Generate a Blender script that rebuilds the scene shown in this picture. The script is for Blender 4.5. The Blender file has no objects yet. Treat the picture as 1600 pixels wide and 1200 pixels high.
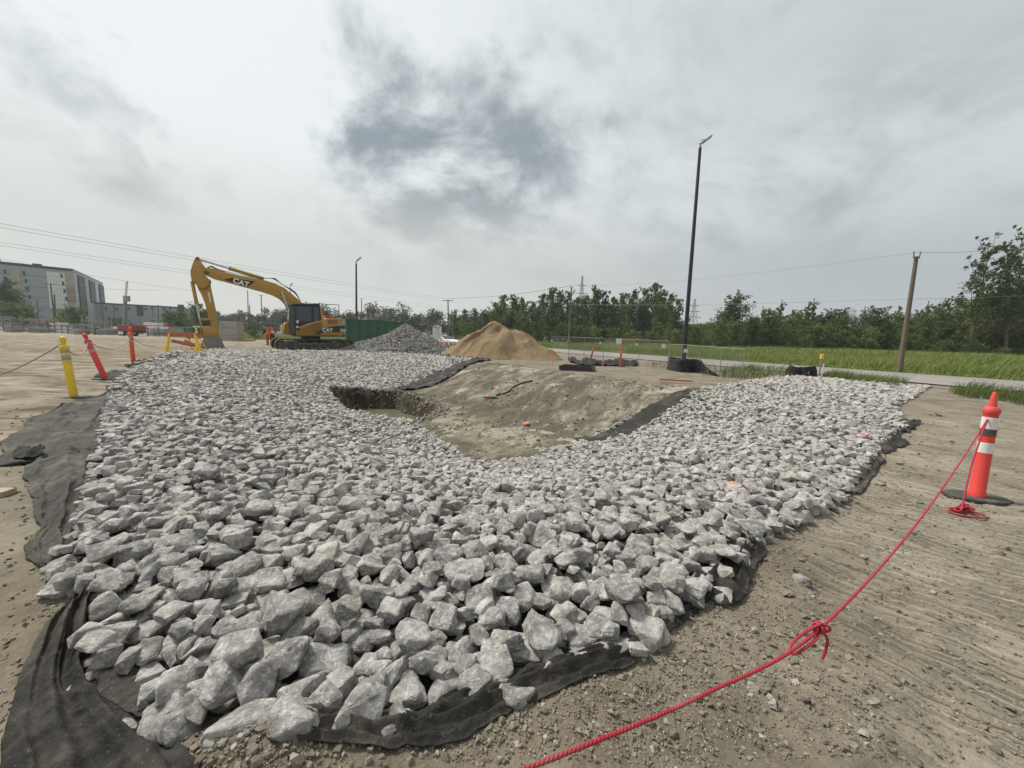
import bpy, bmesh, math, random
import numpy as np
from mathutils import Vector, Matrix, Euler, noise as mnoise

random.seed(7); RNG = np.random.default_rng(7)
SC = bpy.context.scene; COL = SC.collection
PI = math.pi

# ------------------------------------------------------------------ camera, light, sky
F_PX, CAM_H, PITCH, ROLL = 603.0, 1.35, math.radians(6.72), math.radians(1.78)
cam_d = bpy.data.cameras.new('camera'); cam = bpy.data.objects.new('camera', cam_d); COL.objects.link(cam)
cam_d.sensor_width = 36.0; cam_d.lens = F_PX / 1600 * 36.0
cam_d.clip_start = 0.05; cam_d.clip_end = 6000
cam.location = (0, 0, CAM_H)
cam.rotation_euler = (Matrix.Rotation(PI/2 - PITCH, 3, 'X') @ Matrix.Rotation(ROLL, 3, 'Z')).to_euler()
SC.camera = cam

SUN_EL, SUN_AZ = math.radians(54), math.radians(-62)      # azimuth clockwise from +y
sd = bpy.data.lights.new('sun', 'SUN'); sd.energy = 3.6; sd.angle = math.radians(10); sd.color = (1.0, .95, .87)
sun = bpy.data.objects.new('sun', sd); COL.objects.link(sun)
sdir = Vector((math.sin(SUN_AZ)*math.cos(SUN_EL), math.cos(SUN_AZ)*math.cos(SUN_EL), math.sin(SUN_EL)))
sun.rotation_euler = sdir.to_track_quat('Z', 'Y').to_euler(); sun.location = (-20, 20, 40)

SC.view_settings.view_transform = 'Standard'; SC.view_settings.look = 'None'
SC.view_settings.exposure = 0.32; SC.view_settings.gamma = 1.0
SC.view_settings.use_curve_mapping = False
SC.cycles.use_denoising = True
SC.cycles.max_bounces = 6; SC.cycles.transparent_max_bounces = 8


class NT:
    """small node-tree helper"""
    def __init__(s, tree): s.t = tree; s.n = tree.nodes; s.l = tree.links
    def node(s, typ, ins=None, **props):
        n = s.n.new(typ)
        for k, v in props.items(): setattr(n, k, v)
        for k, v in (ins or {}).items(): s.put(n.inputs[k], v)
        return n
    def put(s, sock, v):
        if isinstance(v, bpy.types.NodeSocket): s.l.new(v, sock)
        elif isinstance(v, bpy.types.Node): s.l.new(v.outputs[0], sock)
        else:
            if isinstance(v, (tuple, list)) and sock.type == 'RGBA' and len(v) == 3: v = (*v, 1)
            sock.default_value = v
    def math(s, op, a, b=0.0, clamp=False):
        n = s.node('ShaderNodeMath', operation=op, use_clamp=clamp); s.put(n.inputs[0], a); s.put(n.inputs[1], b); return n.outputs[0]
    def vmath(s, op, a, b=(0, 0, 0)):
        n = s.node('ShaderNodeVectorMath', operation=op); s.put(n.inputs[0], a); s.put(n.inputs[1], b)
        return n.outputs['Value'] if op in ('DOT_PRODUCT', 'LENGTH') else n.outputs[0]
    def mix(s, f, a, b, blend='MIX'):
        n = s.node('ShaderNodeMix', data_type='RGBA', blend_type=blend, clamp_factor=True)
        s.put(n.inputs['Factor'], f); s.put(n.inputs[6], a); s.put(n.inputs[7], b); return n.outputs[2]
    def noise(s, vec, scale, detail=4, rough=.55, dist=0.0):
        n = s.node('ShaderNodeTexNoise', {'Scale': scale, 'Detail': detail, 'Roughness': rough, 'Distortion': dist})
        if vec is not None: s.put(n.inputs['Vector'], vec)
        return n.outputs[0]
    def ramp(s, f, *stops):
        n = s.node('ShaderNodeMapRange', {'From Min': stops[0], 'From Max': stops[1], 'To Min': stops[2], 'To Max': stops[3]})
        n.interpolation_type = 'SMOOTHSTEP'; s.put(n.inputs[0], f); return n.outputs[0]
    def lin(s, f, *stops):
        n = s.node('ShaderNodeMapRange', {'From Min': stops[0], 'From Max': stops[1], 'To Min': stops[2], 'To Max': stops[3]})
        s.put(n.inputs[0], f); return n.outputs[0]


def build_world():
    w = bpy.data.worlds.new('World'); SC.world = w; w.use_nodes = True
    t = NT(w.node_tree); t.n.clear()
    sky = t.node('ShaderNodeTexSky', sky_type='NISHITA', sun_disc=False, sun_elevation=SUN_EL, sun_rotation=SUN_AZ,
                 air_density=1.0, dust_density=3.0, ozone_density=1.0)
    d = t.node('ShaderNodeTexCoord').outputs['Generated']
    d = t.vmath('NORMALIZE', d)
    sep = t.node('ShaderNodeSeparateXYZ', {0: d}); x, y, z = sep.outputs
    zc = t.math('MAXIMUM', z, 0.0)
    den = t.math('ADD', zc, 0.42)
    pl = t.node('ShaderNodeCombineXYZ', {0: t.math('DIVIDE', x, den), 1: t.math('DIVIDE', y, den), 2: 0.37}).outputs[0]
    warp = t.node('ShaderNodeTexNoise', {'Scale': 1.1, 'Detail': 2, 'Vector': pl}).outputs['Color']
    pw = t.vmath('ADD', pl, t.vmath('SCALE', t.vmath('SUBTRACT', warp, (.5, .5, .5))))
    pw.node.inputs[1].links[0].from_node.inputs['Scale'].default_value = 0.7
    n1 = t.noise(pw, 2.6, 9, .56)           # main clumps
    n2 = t.noise(pw, 7.0, 8, .62)            # wisps
    n3 = t.noise(pl, .45, 3, .5); n2b = t.noise(t.vmath('ADD', pw, (3.1, 7.7, 0)), 3.6, 7, .6)
    # broad cloud masses, given as directions in the real sky: (dir, tightness, weight)
    def jolt(scale, amt):
        q = t.vmath('SCALE', t.vmath('SUBTRACT', t.node('ShaderNodeTexNoise', {'Scale': scale, 'Detail': 6, 'Roughness': .6, 'Vector': d}).outputs['Color'], (.5, .5, .5))); q.node.inputs['Scale'].default_value = amt; return q
    dw = t.vmath('NORMALIZE', t.vmath('ADD', d, t.vmath('ADD', jolt(3.2, .42), jolt(9.0, .22))))
    def lobe(dirv, k):
        dv = Vector(dirv).normalized()
        c = t.vmath('DOT_PRODUCT', dw if k < 1000 else d, tuple(dv))
        return t.math('EXPONENT', t.math('MULTIPLY', t.math('SUBTRACT', c, 1.0), k))
    cov = t.math('ADD', t.math('MULTIPLY', n1, .95), t.math('MULTIPLY', n2, .52))
    cov = t.math('ADD', cov, t.math('MULTIPLY', n3, -.06))
    for (dv, k, wgt) in CLOUD_LOBES:
        lb = lobe(dv, k)
        if k < 1000: lb = t.math('MULTIPLY', lb, t.lin(n2b, .34, .64, .25, 1.5))
        cov = t.math('ADD', cov, t.math('MULTIPLY', lb, wgt))
    dark = t.ramp(cov, .58, 1.13, 0.0, 1.0)   # 0 = thin bright veil, 1 = thick grey cloud
    bright = (6.9, 7.3, 7.3); grey = (2.2, 2.58, 2.85)
    cl = t.mix(dark, bright, grey)
    # hazy band low down, pale, a little greyer towards the right-hand (east) side
    east = t.ramp(x, -.35, .85, 0.0, 1.0)
    hz = t.mix(east, (5.15, 5.3, 5.0), (3.45, 3.8, 3.95))
    hf = t.ramp(z, .13, .41, 1.0, 0.0)
    cl = t.mix(t.math('MULTIPLY', hf, .93), cl, hz)
    cl = t.mix(t.math('MULTIPLY', t.ramp(z, .2, .5, 0.0, 1.0), t.math('MULTIPLY', east, .72)), cl, (3.5, 3.85, 4.05))
    base = t.mix(.94, sky.outputs[0], cl)
    below = t.ramp(z, -.06, 0.0, 1.0, 0.0)
    base = t.mix(below, base, (1.9, 1.8, 1.55))
    bg = t.node('ShaderNodeBackground', {'Color': base, 'Strength': 0.10})
    out = t.node('ShaderNodeOutputWorld'); t.l.new(bg.outputs[0], out.inputs[0])


def ray(px, py):
    x = (px-800)/F_PX; y = -(py-600)/F_PX; c, s = math.cos(ROLL), math.sin(ROLL)
    xr, yr = x*c - y*s, x*s + y*c
    return Vector((xr, math.cos(PITCH)+yr*math.sin(PITCH), -math.sin(PITCH)+yr*math.cos(PITCH)))
def at(px, py, z=0.0):
    d = ray(px, py); t = (z-CAM_H)/d.z; return Vector((d.x*t, d.y*t, z))
def horizon(px): return 529 + .031*(px-800)
def at_d(px, dist, z=0.0):
    d = ray(px, horizon(px)); return Vector((d.x/d.y*dist, dist, z))
def at_p(px, py, dist):
    """the point seen at (px, py) that stands `dist` ahead"""
    d = ray(px, py); return Vector((d.x/d.y*dist, dist, CAM_H + d.z/d.y*dist))
def zpx(px, py, dist):
    """height of something seen at (px, py) standing `dist` ahead"""
    d = ray(px, py); return CAM_H + d.z/d.y*dist

CLOUD_LOBES = []
for (px, py, k, wgt) in [(560, 200, 60, .22), (680, 265, 60, .22), (870, 245, 70, .24), (690, 150, 60, .16), (770, 130, 70, .10), (720, 20, 40, -.22), (230, 60, 22, -.24), (540, 50, 60, -.10), (880, 60, 60, -.12),
                         (40, 85, 140, .09), (130, 150, 160, .13), (210, 200, 220, .13), (300, 235, 300, .10), (340, 60, 60, -.2), (1100, 110, 30, .05), (650, 362, 3000, .6), (610, 430, 2600, .5), (1430, 200, 8, .05), (960, 330, 60, -.10), (30, 30, 60, .10)]:
    CLOUD_LOBES.append((ray(px, py), k, wgt))
build_world()

# ------------------------------------------------------------------ helpers
def tag(o, label=None, cat=None, group=None, kind=None):
    if label: o['label'] = label
    if cat: o['category'] = cat
    if group: o['group'] = group
    if kind: o['kind'] = kind
    return o
def thing(name, label, cat, loc=(0, 0, 0), rz=0.0, group=None):
    o = bpy.data.objects.new(name, None); COL.objects.link(o); o.location = loc; o.rotation_euler = (0, 0, rz)
    o.empty_display_size = .1
    return tag(o, label, cat, group)
def copy_tree(o, parent=None):
    c = o.copy(); COL.objects.link(c); c.parent = parent
    for ch in list(o.children): copy_tree(ch, c)
    return c
def np_mesh(name, V, Fc, mat=None, parent=None, smooth=False, attrs=None, n=None):
    """V (n,3) array, Fc (m,k) array of k-gons -> one mesh object"""
    V = np.asarray(V, np.float32); Fc = np.asarray(Fc, np.int32); m, k = Fc.shape
    me = bpy.data.meshes.new(name)
    me.vertices.add(len(V)); me.vertices.foreach_set('co', V.ravel())
    me.loops.add(m*k); me.loops.foreach_set('vertex_index', Fc.ravel())
    me.polygons.add(m); me.polygons.foreach_set('loop_start', np.arange(0, m*k, k, dtype=np.int32))
    me.polygons.foreach_set('use_smooth', np.full(m, smooth))
    for an, arr in (attrs or {}).items():
        arr = np.asarray(arr, np.float32)
        if arr.ndim == 1: me.attributes.new(an, 'FLOAT', 'POINT').data.foreach_set('value', arr)
        else:
            a4 = np.ones((len(arr), 4), np.float32); a4[:, :3] = arr
            me.attributes.new(an, 'FLOAT_COLOR', 'POINT').data.foreach_set('color', a4.ravel())
    me.update(); me.validate()
    if mat: me.materials.append(mat)
    o = bpy.data.objects.new(name, me); COL.objects.link(o)
    if parent: o.parent = parent
    return o

class MB:
    """collects shapes and links them as ONE mesh object"""
    def __init__(s): s.v = []; s.f = []
    def add(s, vs, fs):
        b = len(s.v); s.v += [Vector(v) for v in vs]; s.f += [[b+i for i in f] for f in fs]; return s
    def box(s, c, size, rot=None, bev=0.0):
        c = Vector(c); sx, sy, sz = [q/2 for q in size]
        R = rot if isinstance(rot, Matrix) else (Euler(rot).to_matrix() if rot else Matrix.Identity(3))
        if bev <= 0:
            vs = [c + R @ Vector((x*sx, y*sy, z*sz)) for x in (-1, 1) for y in (-1, 1) for z in (-1, 1)]
            return s.add(vs, [(0, 1, 3, 2), (4, 6, 7, 5), (0, 4, 5, 1), (2, 3, 7, 6), (0, 2, 6, 4), (1, 5, 7, 3)])
        bm = bmesh.new(); bmesh.ops.create_cube(bm, size=1)
        for v in bm.verts: v.co = Vector((v.co.x*size[0], v.co.y*size[1], v.co.z*size[2]))
        bmesh.ops.bevel(bm, geom=bm.edges[:], offset=bev, segments=2, affect='EDGES', profile=.5)
        bm.verts.index_update()
        vs = [c + R @ v.co for v in bm.verts]; fs = [[v.index for v in f.verts] for f in bm.faces]; bm.free()
        return s.add(vs, fs)
    def bar(s, a, b, w, h=None):
        a, b = Vector(a), Vector(b); d = b-a; L = d.length
        q = d.to_track_quat('X', 'Z').to_matrix()
        return s.box((a+b)/2, (L, w, h or w), q)
    def tube(s, pts, r, n=8, caps=True):
        pts = [Vector(p) for p in pts]; rs = r if isinstance(r, (list, tuple)) else [r]*len(pts)
        rings = []; up = Vector((0, 0, 1))
        for i, p in enumerate(pts):
            d = (pts[min(i+1, len(pts)-1)] - pts[max(i-1, 0)]).normalized()
            if abs(d.dot(up)) > .97: up = Vector((1, 0, 0)) if abs(d.x) < .9 else Vector((0, 1, 0))
            a = d.cross(up).normalized(); b = a.cross(d).normalized(); up = b
            rings.append([p + (a*math.cos(2*PI*k/n) + b*math.sin(2*PI*k/n))*rs[i] for k in range(n)])
        vs = [v for rg in rings for v in rg]
        fs = [(i*n+k, i*n+(k+1) % n, (i+1)*n+(k+1) % n, (i+1)*n+k) for i in range(len(pts)-1) for k in range(n)]
        if caps: fs += [tuple(range(n))[::-1], tuple((len(pts)-1)*n+k for k in range(n))]
        return s.add(vs, fs)
    def lathe(s, prof, n=20, M=None):
        M = M or Matrix.Identity(4); vs = []; fs = []
        for (r, z) in prof: vs += [M @ Vector((r*math.cos(2*PI*k/n), r*math.sin(2*PI*k/n), z)) for k in range(n)]
        for i in range(len(prof)-1): fs += [(i*n+k, i*n+(k+1) % n, (i+1)*n+(k+1) % n, (i+1)*n+k) for k in range(n)]
        fs += [tuple(range(n))[::-1], tuple((len(prof)-1)*n+k for k in range(n))]
        return s.add(vs, fs)
    def prism(s, poly, fn, a, b):
        """poly 2D, fn(u, v, w) -> point; extruded from w=a to w=b"""
        n = len(poly)
        vs = [fn(u, v, a) for u, v in poly] + [fn(u, v, b) for u, v in poly]
        fs = [tuple(range(n)), tuple(range(2*n-1, n-1, -1))] + [(i, n+i, n+(i+1) % n, (i+1) % n) for i in range(n)]
        return s.add(vs, fs)
    def build(s, name, mat, parent=None, world=True, smooth=False, bevel=0.0, sharp=35):
        off = Vector((0, 0, 0)); Rz = 0.0
        if world and parent is not None:
            p = parent
            while p: off += p.location; p = p.parent
        me = bpy.data.meshes.new(name); me.from_pydata([tuple(v-off) for v in s.v], [], s.f); me.validate()
        bm = bmesh.new(); bm.from_mesh(me); bmesh.ops.recalc_face_normals(bm, faces=bm.faces[:])
        if bevel > 0:
            es = [e for e in bm.edges if len(e.link_faces) == 2 and e.calc_face_angle(0) > math.radians(30)]
            bmesh.ops.bevel(bm, geom=es, offset=bevel, segments=2, affect='EDGES', profile=.5, clamp_overlap=True)
        bm.to_mesh(me); bm.free()
        if smooth or bevel > 0:
            me.polygons.foreach_set('use_smooth', [True]*len(me.polygons)); me.set_sharp_from_angle(angle=math.radians(sharp))
        if mat: me.materials.append(mat)
        o = bpy.data.objects.new(name, me); COL.objects.link(o)
        if parent: o.parent = parent
        return o

# ---- numpy noise
def _hash(ix, iy, seed):
    h = (ix.astype(np.int64)*374761393 + iy.astype(np.int64)*668265263 + seed*982451653) & 0xffffffff
    h = ((h ^ (h >> 13))*1274126177) & 0xffffffff
    return ((h ^ (h >> 16)) & 0xffffff)/float(0xffffff)
def vnoise(x, y, seed=0):
    x = np.asarray(x, float); y = np.asarray(y, float)
    ix, iy = np.floor(x).astype(np.int64), np.floor(y).astype(np.int64); fx, fy = x-ix, y-iy
    u, v = fx*fx*fx*(fx*(fx*6-15)+10), fy*fy*fy*(fy*(fy*6-15)+10)
    a, b, c, d = _hash(ix, iy, seed), _hash(ix+1, iy, seed), _hash(ix, iy+1, seed), _hash(ix+1, iy+1, seed)
    return (a*(1-u)+b*u)*(1-v) + (c*(1-u)+d*u)*v
def fbm(x, y, scale, octv=4, seed=0, gain=.5):
    s = 0; a = 1; n = 0
    for o in range(octv):
        s = s + a*(vnoise(np.asarray(x)*scale*2**o + 17.3*o, np.asarray(y)*scale*2**o - 9.1*o, seed+o) - .5); n += a; a *= gain
    return s/n*2
def sstep(a, b, x):
    t = np.clip((x-a)/(b-a), 0, 1); return t*t*(3-2*t)
def pip(poly, x, y):
    x = np.asarray(x); y = np.asarray(y); ins = np.zeros(x.shape, bool); n = len(poly)
    for i in range(n):
        x1, y1 = poly[i][0], poly[i][1]; x2, y2 = poly[(i+1) % n][0], poly[(i+1) % n][1]
        if y1 == y2: continue
        c = ((y1 > y) != (y2 > y)) & (x < (x2-x1)*(y-y1)/(y2-y1)+x1)
        ins ^= c
    return ins
def pdist(poly, x, y):
    x = np.asarray(x, float); y = np.asarray(y, float); best = np.full(x.shape, 1e9); n = len(poly)
    for i in range(n):
        x1, y1 = poly[i][0], poly[i][1]; x2, y2 = poly[(i+1) % n][0], poly[(i+1) % n][1]
        dx, dy = x2-x1, y2-y1; t = np.clip(((x-x1)*dx+(y-y1)*dy)/(dx*dx+dy*dy+1e-12), 0, 1)
        best = np.minimum(best, np.hypot(x-x1-t*dx, y-y1-t*dy))
    return best

# ------------------------------------------------------------------ materials
def mat(name):
    m = bpy.data.materials.new(name); m.use_nodes = True; t = NT(m.node_tree); t.n.clear()
    out = t.node('ShaderNodeOutputMaterial'); b = t.node('ShaderNodeBsdfPrincipled'); t.l.new(b.outputs[0], out.inputs[0])
    return m, t, b, out
def bump(t, b, h, strength, dist):
    n = t.node('ShaderNodeBump', {'Height': h, 'Strength': strength, 'Distance': dist}); t.l.new(n.outputs[0], b.inputs['Normal'])
def simple(name, col, rough=.6, metal=0.0, var=.25, scale=6.0, grime=None, grime_amt=.35, spec=.5):
    """paint / plastic / timber with uneven tone, scuffs and dust"""
    m, t, b, o = mat(name)
    pos = t.node('ShaderNodeNewGeometry').outputs['Position']
    n = t.noise(pos, scale, 6, .6); n2 = t.noise(pos, scale*5, 3, .6)
    dk = tuple(c*(1-var) for c in col); lt = tuple(min(1, c*(1+var*.6)) for c in col)
    c = t.mix(n, dk, lt)
    if grime: c = t.mix(t.math('MULTIPLY', t.ramp(t.noise(pos, scale*.7, 7, .68), .45, .72, 0, 1), grime_amt), c, grime)
    t.put(b.inputs['Base Color'], c); t.put(b.inputs['Metallic'], metal); b.inputs['Specular IOR Level'].default_value = spec
    t.put(b.inputs['Roughness'], t.lin(n2, 0, 1, max(.05, rough-.12), min(1, rough+.12)))
    bump(t, b, n2, .08, .01)
    return m
def glass(name, col=(.03, .035, .04), rough=.08):
    m, t, b, o = mat(name); b.inputs['Base Color'].default_value = (*col, 1); b.inputs['Roughness'].default_value = rough
    return m
DUST = (.30, .25, .18)

def stone_mat(name, attr, k=1.0):
    m, t, b, o = mat(name)
    g = t.node('ShaderNodeNewGeometry'); pos = g.outputs['Position']
    r = t.node('ShaderNodeAttribute', attribute_name='rnd', attribute_type='GEOMETRY' if attr else 'OBJECT').outputs['Fac']
    off = t.node('ShaderNodeCombineXYZ', {0: t.math('MULTIPLY', r, 37.0), 1: t.math('MULTIPLY', r, 91.0), 2: 0.0}).outputs[0]
    p = t.vmath('ADD', pos, off)
    r2 = t.math('FRACT', t.math('MULTIPLY', r, 17.37))
    base = t.mix(r, (.262, .247, .227), (.505, .474, .432))
    base = t.mix(t.ramp(r2, .80, .97, 0, .55), base, (.40, .355, .30))     # some stones are browner
    base = t.mix(t.ramp(r2, .22, .05, 0, .5), base, (.20, .20, .205))    # and some darker blue-grey
    n1 = t.noise(p, 9, 6, .62); n2 = t.noise(p, 42, 6, .66, .4)
    c = t.mix(t.ramp(n1, .34, .68, 0, 1), t.mix(.6, base, (.14, .135, .13)), t.mix(.45, base, (.64, .615, .585)))
    c = t.mix(t.math('MULTIPLY', t.ramp(n2, .50, .68, 0, 1), .6), c, (.72, .69, .65))
    c = t.mix(t.math('MULTIPLY', t.ramp(n2, .46, .32, 0, 1), .6), c, (.13, .125, .12))
    vein = t.node('ShaderNodeTexVoronoi', {'Vector': t.vmath('ADD', p, t.vmath('SCALE', t.node('ShaderNodeTexNoise', {'Scale': 12.0, 'Vector': p}).outputs['Color'])), 'Scale': 7.0}, feature='DISTANCE_TO_EDGE').outputs['Distance']
    vein.node.inputs['Vector'].links[0].from_node.inputs[1].links[0].from_node.inputs['Scale'].default_value = .16
    c = t.mix(t.math('MULTIPLY', t.ramp(vein, .035, .0, 0, 1), t.ramp(n1, .45, .6, 0, .55)), c, (.78, .76, .73))
    dust = t.math('MULTIPLY', t.ramp(t.noise(pos, 1.3, 4, .6), .45, .75, 0, 1), .3)
    c = t.mix(dust, c, (.42, .37, .30))
    if k != 1.0: c = t.mix(1.0, c, (k, k, k*.98), 'MULTIPLY')
    t.put(b.inputs['Base Color'], c); t.put(b.inputs['Roughness'], .88); b.inputs['Specular IOR Level'].default_value = .3
    h = t.math('ADD', t.math('MULTIPLY', t.noise(p, 26, 8, .68), 1.0), t.math('MULTIPLY', t.noise(p, 120, 4, .7), .3))
    bump(t, b, h, .95, .03)
    return m

def leaf_mat(name, dark, light, rough=.55):
    m, t, b, o = mat(name)
    pos = t.node('ShaderNodeNewGeometry').outputs['Position']; r = t.node('ShaderNodeObjectInfo').outputs['Random']
    n = t.noise(pos, .55, 3, .6); n2 = t.noise(pos, 4.0, 2, .6)
    c = t.mix(t.ramp(n, .3, .7, 0, 1), dark, light)
    c = t.mix(t.math('MULTIPLY', n2, .5), c, tuple(q*.55 for q in dark))
    c = t.mix(t.math('MULTIPLY', r, .5), c, tuple(q*1.5 for q in (light[0]*1.0, light[1]*.85, light[2]*.7)))
    t.put(b.inputs['Base Color'], c); b.inputs['Roughness'].default_value = rough; b.inputs['Specular IOR Level'].default_value = .25
    tr = t.node('ShaderNodeBsdfTranslucent', {'Color': c}); ms = t.node('ShaderNodeMixShader', {0: .3})
    t.l.new(b.outputs[0], ms.inputs[1]); t.l.new(tr.outputs[0], ms.inputs[2]); t.l.new(ms.outputs[0], o.inputs[0])
    return m

M = {}
M['stone'] = stone_mat('limestone', False); M['stone_field'] = stone_mat('limestone_field', True); M['stone_heap'] = stone_mat('dark_crushed_stone', True, .62)
M['bark'] = simple('bark', (.11, .085, .06), .9, var=.4, scale=9)
M['leaf_poplar'] = leaf_mat('poplar_leaves', (.056, .094, .030), (.125, .185, .055))
M['leaf_dark'] = leaf_mat('dark_leaves', (.038, .064, .024), (.085, .128, .042))
M['leaf_light'] = leaf_mat('light_leaves', (.078, .112, .034), (.15, .20, .062))
M['leaf_far'] = leaf_mat('far_leaves', (.042, .060, .038), (.078, .104, .060))
M['grass'] = leaf_mat('tall_grass', (.082, .128, .030), (.19, .245, .070), .6)
M['reed'] = leaf_mat('reed_plumes', (.20, .17, .10), (.30, .25, .16), .8)
M['weed'] = leaf_mat('verge_weeds', (.080, .115, .030), (.16, .195, .055), .6)
M['yellow'] = simple('machine_yellow_paint', (.41, .228, .036), .45, var=.16, scale=2.2, grime=(.27, .19, .09), grime_amt=.55)
M['black'] = simple('black_paint', (.018, .018, .02), .4, var=.3, scale=5, grime=(.11, .10, .08), grime_amt=.3)
M['steel_dark'] = simple('track_steel', (.085, .075, .06), .75, metal=.3, var=.35, scale=4, grime=(.24, .20, .15), grime_amt=.7)
M['steel'] = simple('worn_bucket_steel', (.22, .215, .205), .55, metal=.35, var=.3, scale=3, grime=(.30, .27, .22), grime_amt=.5)
M['chrome'] = simple('chrome_rod', (.55, .55, .55), .25, metal=.9, var=.1)
M['galv'] = simple('galvanised_steel', (.27, .275, .275), .55, metal=.4, var=.2, scale=7)
M['white'] = simple('white_paint', (.74, .74, .72), .5, var=.12, scale=4, grime=(.42, .39, .33), grime_amt=.3)
M['glass'] = glass('dark_glass'); M['glass_blue'] = glass('window_glass', (.05, .065, .075), .12)
M['rubber'] = simple('black_rubber', (.045, .044, .042), .8, var=.35, scale=12, grime=DUST, grime_amt=.45)
M['orange'] = simple('fluorescent_orange_plastic', (.68, .075, .03), .5, var=.12, scale=8, grime=(.45, .16, .09), grime_amt=.35)
M['red_orange'] = simple('red_orange_plastic', (.66, .050, .040), .5, var=.12, scale=8, grime=(.40, .12, .09), grime_amt=.35)
M['dyellow'] = simple('yellow_plastic', (.78, .52, .03), .5, var=.12, scale=8, grime=(.45, .33, .10), grime_amt=.3)
M['band'] = simple('reflective_white_band', (.70, .69, .68), .4, var=.1, scale=20, grime=(.45, .42, .38), grime_amt=.4)
M['band_grey'] = simple('reflective_grey_band', (.30, .29, .28), .45, var=.15, scale=20, grime=(.35, .31, .26), grime_amt=.4)
M['wood'] = simple('weathered_timber', (.34, .27, .19), .85, var=.3, scale=8)
M['pole_wood'] = simple('pole_timber', (.135, .108, .08), .9, var=.35, scale=3)
M['orange_wood'] = simple('orange_painted_board', (.42, .13, .055), .7, var=.25, scale=8, grime=DUST, grime_amt=.5)
M['green'] = simple('green_container_paint', (.030, .105, .055), .5, var=.25, scale=2, grime=(.12, .11, .07), grime_amt=.35)
M['red'] = simple('dark_red_paint', (.28, .035, .035), .5, var=.25, scale=2, grime=DUST, grime_amt=.35)
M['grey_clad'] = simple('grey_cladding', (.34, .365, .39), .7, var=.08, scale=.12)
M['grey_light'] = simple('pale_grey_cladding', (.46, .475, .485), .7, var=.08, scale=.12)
M['beige_clad'] = simple('beige_panel', (.42, .375, .295), .8, var=.14, scale=.2)
M['brown_clad'] = simple('brown_panel', (.33, .23, .17), .8, var=.2, scale=.3)
M['dark_clad'] = simple('charcoal_panel', (.038, .042, .05), .6, var=.15, scale=.3)
M['concrete'] = simple('concrete', (.36, .345, .32), .85, var=.2, scale=2, grime=(.2, .18, .15), grime_amt=.4)
M['lamp_black'] = simple('black_pole_paint', (.012, .011, .011), .5, var=.3, scale=3, grime=(.05, .042, .035), grime_amt=.3)
M['hivis'] = simple('hi_vis_orange_cloth', (.60, .13, .045), .85, var=.2, scale=9)
M['hivis_red'] = simple('hi_vis_red_cloth', (.50, .06, .045), .85, var=.2, scale=9)
M['navy'] = simple('dark_cloth', (.03, .03, .036), .9, var=.3, scale=9)
M['skin'] = simple('skin', (.42, .25, .18), .6, var=.1)
M['wire'] = simple('cable', (.05, .05, .052), .6)
M['white_wire'] = simple('pale_cable', (.32, .33, .34), .6)
M['hose'] = simple('black_hose', (.03, .03, .03), .5, var=.2)
M['stake'] = simple('orange_stake', (.70, .22, .10), .75, var=.2, scale=15)

def rope_mat():
    m, t, b, o = mat('red_polypropylene_rope'); pos = t.node('ShaderNodeNewGeometry').outputs['Position']
    c = t.mix(t.noise(pos, 60, 4, .6), (.24, .008, .020), (.45, .022, .045)); c = t.mix(t.math('MULTIPLY', t.ramp(t.noise(pos, 7, 4), .5, .7, 0, 1), .3), c, (.30, .14, .12))
    t.put(b.inputs['Base Color'], c); b.inputs['Roughness'].default_value = .55; bump(t, b, t.noise(pos, 400, 3), .4, .002)
    return m
M['rope'] = rope_mat()
M['old_rope'] = simple('dusty_rope', (.36, .25, .19), .85, var=.3, scale=30)

def fabric_mat(name, col, dusty):
    m, t, b, o = mat(name); pos = t.node('ShaderNodeNewGeometry').outputs['Position']
    n = t.noise(pos, 5, 6, .62); w = t.noise(pos, 220, 2, .6)
    c = t.mix(n, tuple(q*.7 for q in col), tuple(q*1.35 for q in col))
    c = t.mix(t.math('MULTIPLY', t.ramp(t.noise(pos, 2.2, 7, .66), .46, .72, 0, 1), dusty), c, (.24, .205, .155))
    c = t.mix(t.math('MULTIPLY', t.ramp(t.noise(pos, 75, 4, .75), .60, .70, 0, 1), min(1, dusty*1.3)), c, (.30, .27, .21))
    t.put(b.inputs['Base Color'], c); b.inputs['Roughness'].default_value = .82
    b.inputs['Specular IOR Level'].default_value = .3
    h = t.math('ADD', t.math('MULTIPLY', w, .16), t.math('ADD', t.noise(pos, 22, 6, .68, .6), t.math('MULTIPLY', t.noise(pos, 7, 3, .6, 1.2), 1.5))); bump(t, b, h, .7, .016)
    return m
M['fabric'] = fabric_mat('black_geotextile', (.017, .016, .0145), .30)
M['fabric_dusty'] = fabric_mat('dusty_geotextile', (.040, .037, .032), .50)
M['silt'] = fabric_mat('silt_fence_fabric', (.016, .016, .017), .12)

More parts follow.
